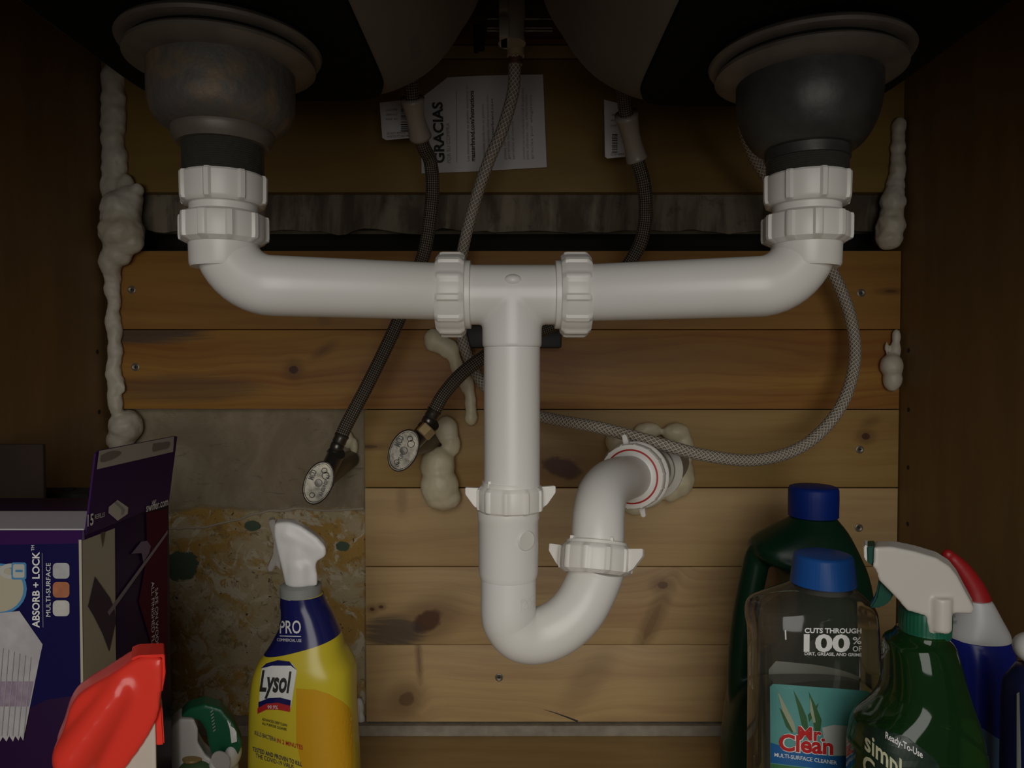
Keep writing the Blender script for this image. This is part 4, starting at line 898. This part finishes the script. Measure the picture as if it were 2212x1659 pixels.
# clear cleaner bottle
MY = .56
mc = thing('cleaner_bottle', 'clear cleaner bottle with light blue cap and turquoise Mr. Clean label', 'bottle', (at(1765, 1600, MY).x, MY, 0))
mc['label'] = 'clear plastic cleaner bottle with bright blue cap and turquoise label'
MCL = clear('clear_bottle_plastic', (.93, .94, .92), .07, .08, (.35, .33, .28))
tab = [(1255, 1725, 1838, .62, 2), (1270, 1700, 1850, .72, 2.2), (1290, 1652, 1872, .85, 2.6), (1308, 1626, 1885, .95, 3), (1340, 1623, 1888, 1, 3.2), (1370, 1628, 1890, 1, 3.2), (1450, 1630, 1896, 1, 3.2), (1659, 1630, 1905, 1, 3.2)]
R_ = smooth_rings(prof(tab, MY, .033), 4)
bm = NB(); loft(bm, R_, 64); mb = obj('bottle', bm, MCL, mc, ang=180)
zl = at(1760, 1452, MY).z
bm = NB(); loft(bm, [(z, a + .0015, b - .0015, c + .0015, d - .0015, e) for z, a, b, c, d, e in R_ if z < zl and z > .002], 64)
obj('liquid', bm, clear('pale_cleaning_liquid', (.75, .80, .72), .18, .03, (.20, .22, .18)), mc, ang=60)
z0, z1 = at(1778, 1258, MY).z, at(1778, 1196, MY).z
ribcap((at(1778, 1230, MY).x, MY, z0), S(61, MY), z1 - z0, M('bright_blue_cap', (.012, .085, .33), .4), mc, taper=S(7, MY), n=60, rib=.0002)
bm = NB(); lathe(bm, [(.014, -.004), (.0215, -.004), (.0215, .001), (.014, .001)], (at(1778, 1230, MY).x, MY, z0 - .001), seg=48); obj('neck_ring', bm, clear('neck_plastic', (.8, .8, .8), .3, .1, (.3, .28, .25)), mc)
T = bvh(mb)
K = dict(Y=MY, Yf=.033)
TURQ = M('turquoise_label', (.075, .25, .235), .45, var=(25, (.10, .31, .29))); LBLUE = M('label_blue', (.012, .11, .32), .45); LGRN = M('label_green', (.05, .17, .06), .45)
lp('front_label', [(1661, 1482), (1668, 1476), (1760, 1484), (1872, 1492), (1888, 1500), (1903, 1512), (1903, 1800), (1663, 1800)], TURQ, mb, T, **K)
lp('blue_band', [(1663, 1604), (1720, 1622), (1800, 1634), (1903, 1632), (1903, 1652), (1800, 1664), (1663, 1648)], LBLUE, mb, T, off=.0006, **K)
lp('green_band', [(1663, 1650), (1800, 1666), (1903, 1655), (1903, 1800), (1663, 1800)], LGRN, mb, T, off=.0005, **K)
bk = [at(x, y, MY + .033) for x, y in ((1676, 1428), (1760, 1436), (1878, 1452), (1886, 1466), (1886, 1760), (1660, 1760), (1660, 1445))]
poly('back_label', bk, M('grey_label_back', (.50, .49, .46), .6), mb, T, d=(0, -1, 0))
lf1, lf2 = M('leaf_green', (.03, .10, .03), .5), M('leaf_pale', (.30, .33, .22), .5)
for pts, m_ in (([(1714, 1491), (1730, 1520), (1743, 1550), (1746, 1575), (1735, 1580), (1726, 1540)], lf1), ([(1747, 1494), (1760, 1520), (1775, 1555), (1772, 1580), (1760, 1580), (1754, 1545)], lf1),
                ([(1683, 1528), (1700, 1545), (1714, 1570), (1712, 1585), (1698, 1570)], lf1), ([(1678, 1488), (1690, 1520), (1715, 1560), (1720, 1582), (1714, 1582), (1690, 1535)], lf2), ([(1769, 1518), (1762, 1540), (1748, 1560), (1745, 1545)], lf1), ([(1750, 1505), (1756, 1530), (1762, 1560), (1757, 1562), (1750, 1535)], lf2)):
    lp('leaf_picture', pts, m_, mb, T, off=.0005 if m_ is lf1 else .0007, **K)
RP = M('brand_red', (.48, .015, .015), .4)
lp('white_shirt_shape', [(1776, 1572), (1800, 1566), (1860, 1570), (1860, 1632), (1800, 1632), (1780, 1600)], M('soft_white_print', (.42, .44, .42), .5), mb, T, off=.0004, **K)
for dx, dy, m_, o_, bo in ((0, 0, WPRINT, .0008, .06), (0, 0, RP, .0011, .03)):
    lt('Mr.', 1724 + dx, 1597 + dy, 1782, 30, m_, mb, T, slope=4, off=o_, bold=bo, **K)
    lt('Clean', 1682 + dx, 1620 + dy, 1800, 38, m_, mb, T, slope=10, off=o_, bold=bo, **K)
lt('MULTI-SURFACE CLEANER', 1672, 1634, 1808, 9, WPRINT, mb, T, slope=18, off=.0010, bold=.01, **K)
lt('CUTS THROUGH', 1738, 1367, 1861, 11, WPRINT, mb, T, slope=1, off=.0006, bold=.03, **K)
lt('100', 1736, 1406, 1836, 38, WPRINT, mb, T, slope=1, off=.0006, bold=.035, **K)
lt('%', 1842, 1391, 1861, 16, WPRINT, mb, T, off=.0006, bold=.01, **K); lt('OF', 1842, 1407, 1861, 12, WPRINT, mb, T, off=.0006, bold=.02, **K)
lt('DIRT, GREASE, AND GRIME', 1738, 1415, 1861, 7, WPRINT, mb, T, slope=3, off=.0006, bold=.02, **K)
lp('small_mark', [(1695, 1361), (1698, 1361), (1699, 1382), (1696, 1382)], WPRINT, mb, T, off=.0006, **K)
# green trigger bottle
PY = .475
pb_ = thing('spray_bottle', 'green see-through spray bottle with white trigger head pointing left', 'spray bottle', (at(1990, 1600, PY).x, PY, 0))
SGM = clear('green_bottle_plastic', (.20, .45, .14), .36, .07, (.018, .075, .02))
tab = [(1362, 1950, 2046, .62, 2), (1374, 1940, 2050, .68, 2), (1388, 1926, 2060, .8, 2.3), (1425, 1927, 2069, .9, 2.5), (1490, 1926, 2087, .96, 2.7), (1525, 1906, 2100, 1, 2.8), (1560, 1868, 2111, 1.06, 3), (1600, 1858, 2118, 1.1, 3), (1659, 1855, 2124, 1.12, 3)]
bm = NB(); loft(bm, smooth_rings(prof(tab, PY, .027), 4), 64); sb = obj('bottle', bm, SGM, pb_, ang=180)
z0, z1 = at(1998, 1368, PY).z, at(1998, 1310, PY).z
ribcap((at(1998, 1340, PY).x, PY, z0), S(51, PY), z1 - z0, M('green_collar', (.006, .10, .055), .4), pb_, 'collar', rib=.0005)
bm = NB(); px_prism(bm, [(1889, 1175), (1926, 1174), (1975, 1184), (2022, 1198), (2050, 1216), (2066, 1236), (2084, 1270), (2103, 1305), (2097, 1318), (2056, 1315), (2053, 1335), (2051, 1360), (2008, 1365), (2003, 1345), (2001, 1322), (1960, 1310), (1943, 1290), (1926, 1272), (1900, 1246), (1894, 1224), (1888, 1218)], PY - .006, .0105, False)
lathe(bm, [(.001, 0), (.0068, 0), (.0068, .022), (.001, .022)], at(2030, 1362, PY - .0135), (0, 0, 1), 28)
obj('trigger_head', fuse(bm, .0011, 5), M('off_white_plastic', (.56, .53, .48), .35), pb_, ang=180)
bm = NB(); px_prism(bm, [(1873, 1174), (1890, 1174), (1889, 1217), (1874, 1208)], PY - .004, .0092, False, .0006); obj('green_nozzle_ring', bm, M('dark_green_ring', (.006, .06, .04), .4), pb_)
bm = NB(); px_prism(bm, [(1866, 1173), (1874, 1172), (1874, 1208), (1867, 1200)], PY - .004, .0085, False, .0006); obj('nozzle_tip', bm, WHITE, pb_)
bm = NB(); px_prism(bm, [(1900, 1246), (1932, 1276), (1922, 1296), (1904, 1308), (1878, 1309), (1892, 1285)], PY - .004, .0055, False, .0012); obj('trigger', bm, bpy.data.materials['dark_green_ring'], pb_)
T = bvh(sb); K = dict(Y=PY, Yf=.028)
LBLK = M('label_dark_green', (.006, .022, .012), .4)
lp('dark_label', [(1862, 1568), (1900, 1572), (1960, 1592), (2020, 1640), (2050, 1690), (2060, 1800), (1860, 1800)], LBLK, sb, T, **K)
lt('Ready-To-Use', 1912, 1594, 1993, 16, WPRINT, sb, T, slope=44, off=.0008, bold=.02, **K)
CRM = M('cream_brand_print', (.55, .55, .36), .5)
lt('simple', 1866, 1616, 1968, 46, CRM, sb, T, slope=84, off=.0008, bold=.02, **K)
lt('Green', 1862, 1666, 1964, 46, CRM, sb, T, slope=80, off=.0008, bold=.02, **K)
# blue toilet cleaner bottle
TY_ = .585
tb_ = thing('cleaner_bottle', 'blue bottle with white shoulder and red angled spout by the right wall', 'bottle', (at(2125, 1600, TY_).x, TY_, 0))
BLU = M('deep_blue_plastic', (.008, .014, .16), .25)
tab = [(1372, 2052, 2180, .8, 2.2), (1392, 2052, 2187, .92, 2.4), (1440, 2054, 2190, .98, 2.6), (1520, 2054, 2192, 1, 2.8), (1659, 2050, 2196, 1, 2.8)]
bm = NB(); loft(bm, smooth_rings(prof(tab, TY_, .027), 4), 56); tb2 = obj('bottle', bm, BLU, tb_, ang=180)
tab = [(1293, 2080, 2142, .5, 2), (1300, 2078, 2148, .55, 2), (1330, 2066, 2164, .7, 2), (1360, 2054, 2179, .82, 2.2), (1373, 2053, 2182, .84, 2.2)]
bm = NB(); loft(bm, smooth_rings(prof(tab, TY_, .027, foot=False), 4), 56); ws = obj('shoulder', bm, M('white_shoulder', (.50, .50, .50), .4), tb_, ang=60)
bm = NB(); tube(bm, catmull([at(2110, 1300, TY_), at(2100, 1270, TY_), at(2080, 1235, TY_), at(2060, 1210, TY_), at(2046, 1196, TY_)], 6), lambda t: S(30 - 20 * t, TY_), 28); ell(bm, at(2047, 1198, TY_), (S(13, TY_),) * 3, 2)
obj('red_spout', fuse(bm, .0011, 4), M('dark_red_plastic', (.30, .010, .012), .4), tb_, ang=180)
T = bvh(tb2); lp('pale_blue_swoosh', [(2112, 1566), (2150, 1592), (2188, 1612), (2192, 1700), (2112, 1700)], M('pale_blue_print', (.06, .13, .24), .4), tb2, T, Y=TY_, Yf=.027, off=.0004)
T = bvh(ws); lt('FRESH', 2052, 1334, 2064, 8, GREYINK, ws, T, Y=TY_, Yf=.02, off=.0004); lt('SCENT', 2052, 1348, 2068, 8, GREYINK, ws, T, Y=TY_, Yf=.02, off=.0004)
# edge bottle
EY = .50
eb = thing('cleaner_bottle', 'dark bottle with round white cap cut off by the right picture edge', 'bottle', (at(2240, 1600, EY).x, EY, 0))
tab = [(1440, 2215, 2262, .6, 2), (1460, 2205, 2275, .8, 2.4), (1500, 2194, 2286, 1, 2.8), (1659, 2192, 2290, 1, 2.8)]
bm = NB(); loft(bm, smooth_rings(prof(tab, EY, .018), 4), 48); e_ = obj('bottle', bm, M('night_blue_plastic', (.010, .014, .06), .3), eb, ang=180)
bm = NB(); ell(bm, at(2232, 1400, EY), (S(38, EY), .013, S(34, EY))); obj('round_cap', bm, WHITE, eb, ang=180)
lp('pale_label', [(2196, 1495), (2202, 1492), (2206, 1659), (2206, 1800), (2196, 1800)], GREYP, e_, bvh(e_), Y=EY, Yf=.018, off=.0004)
# little screws and marks on the side walls are left to the boards

for q in C.objects:                                        # parts that stand out from their thing
    for k, v in (('brass_nut', 'brass hexagonal nut'), ('red_gasket', 'thin red rubber gasket in the wall joint'), ('crimp', 'copper coloured crimp ring'), ('neck_sleeve', 'navy plastic neck sleeve with white print'), ('red_head', 'glossy bright red sprayer head'), ('red_spout', 'dark red angled spout'), ('glue_strip', 'white glue strip along the flap edge'), ('wall_stub', 'grey pipe stub in the wall')):
        if q.parent and q.name.split('.')[0] == k: q['label'] = v

for n in ('blue_cap', 'bright_blue_cap', 'deep_blue_plastic', 'dark_green_plastic', 'night_blue_plastic'):
    bpy.data.materials[n].node_tree.nodes['Principled BSDF'].inputs['Specular IOR Level'].default_value = .25
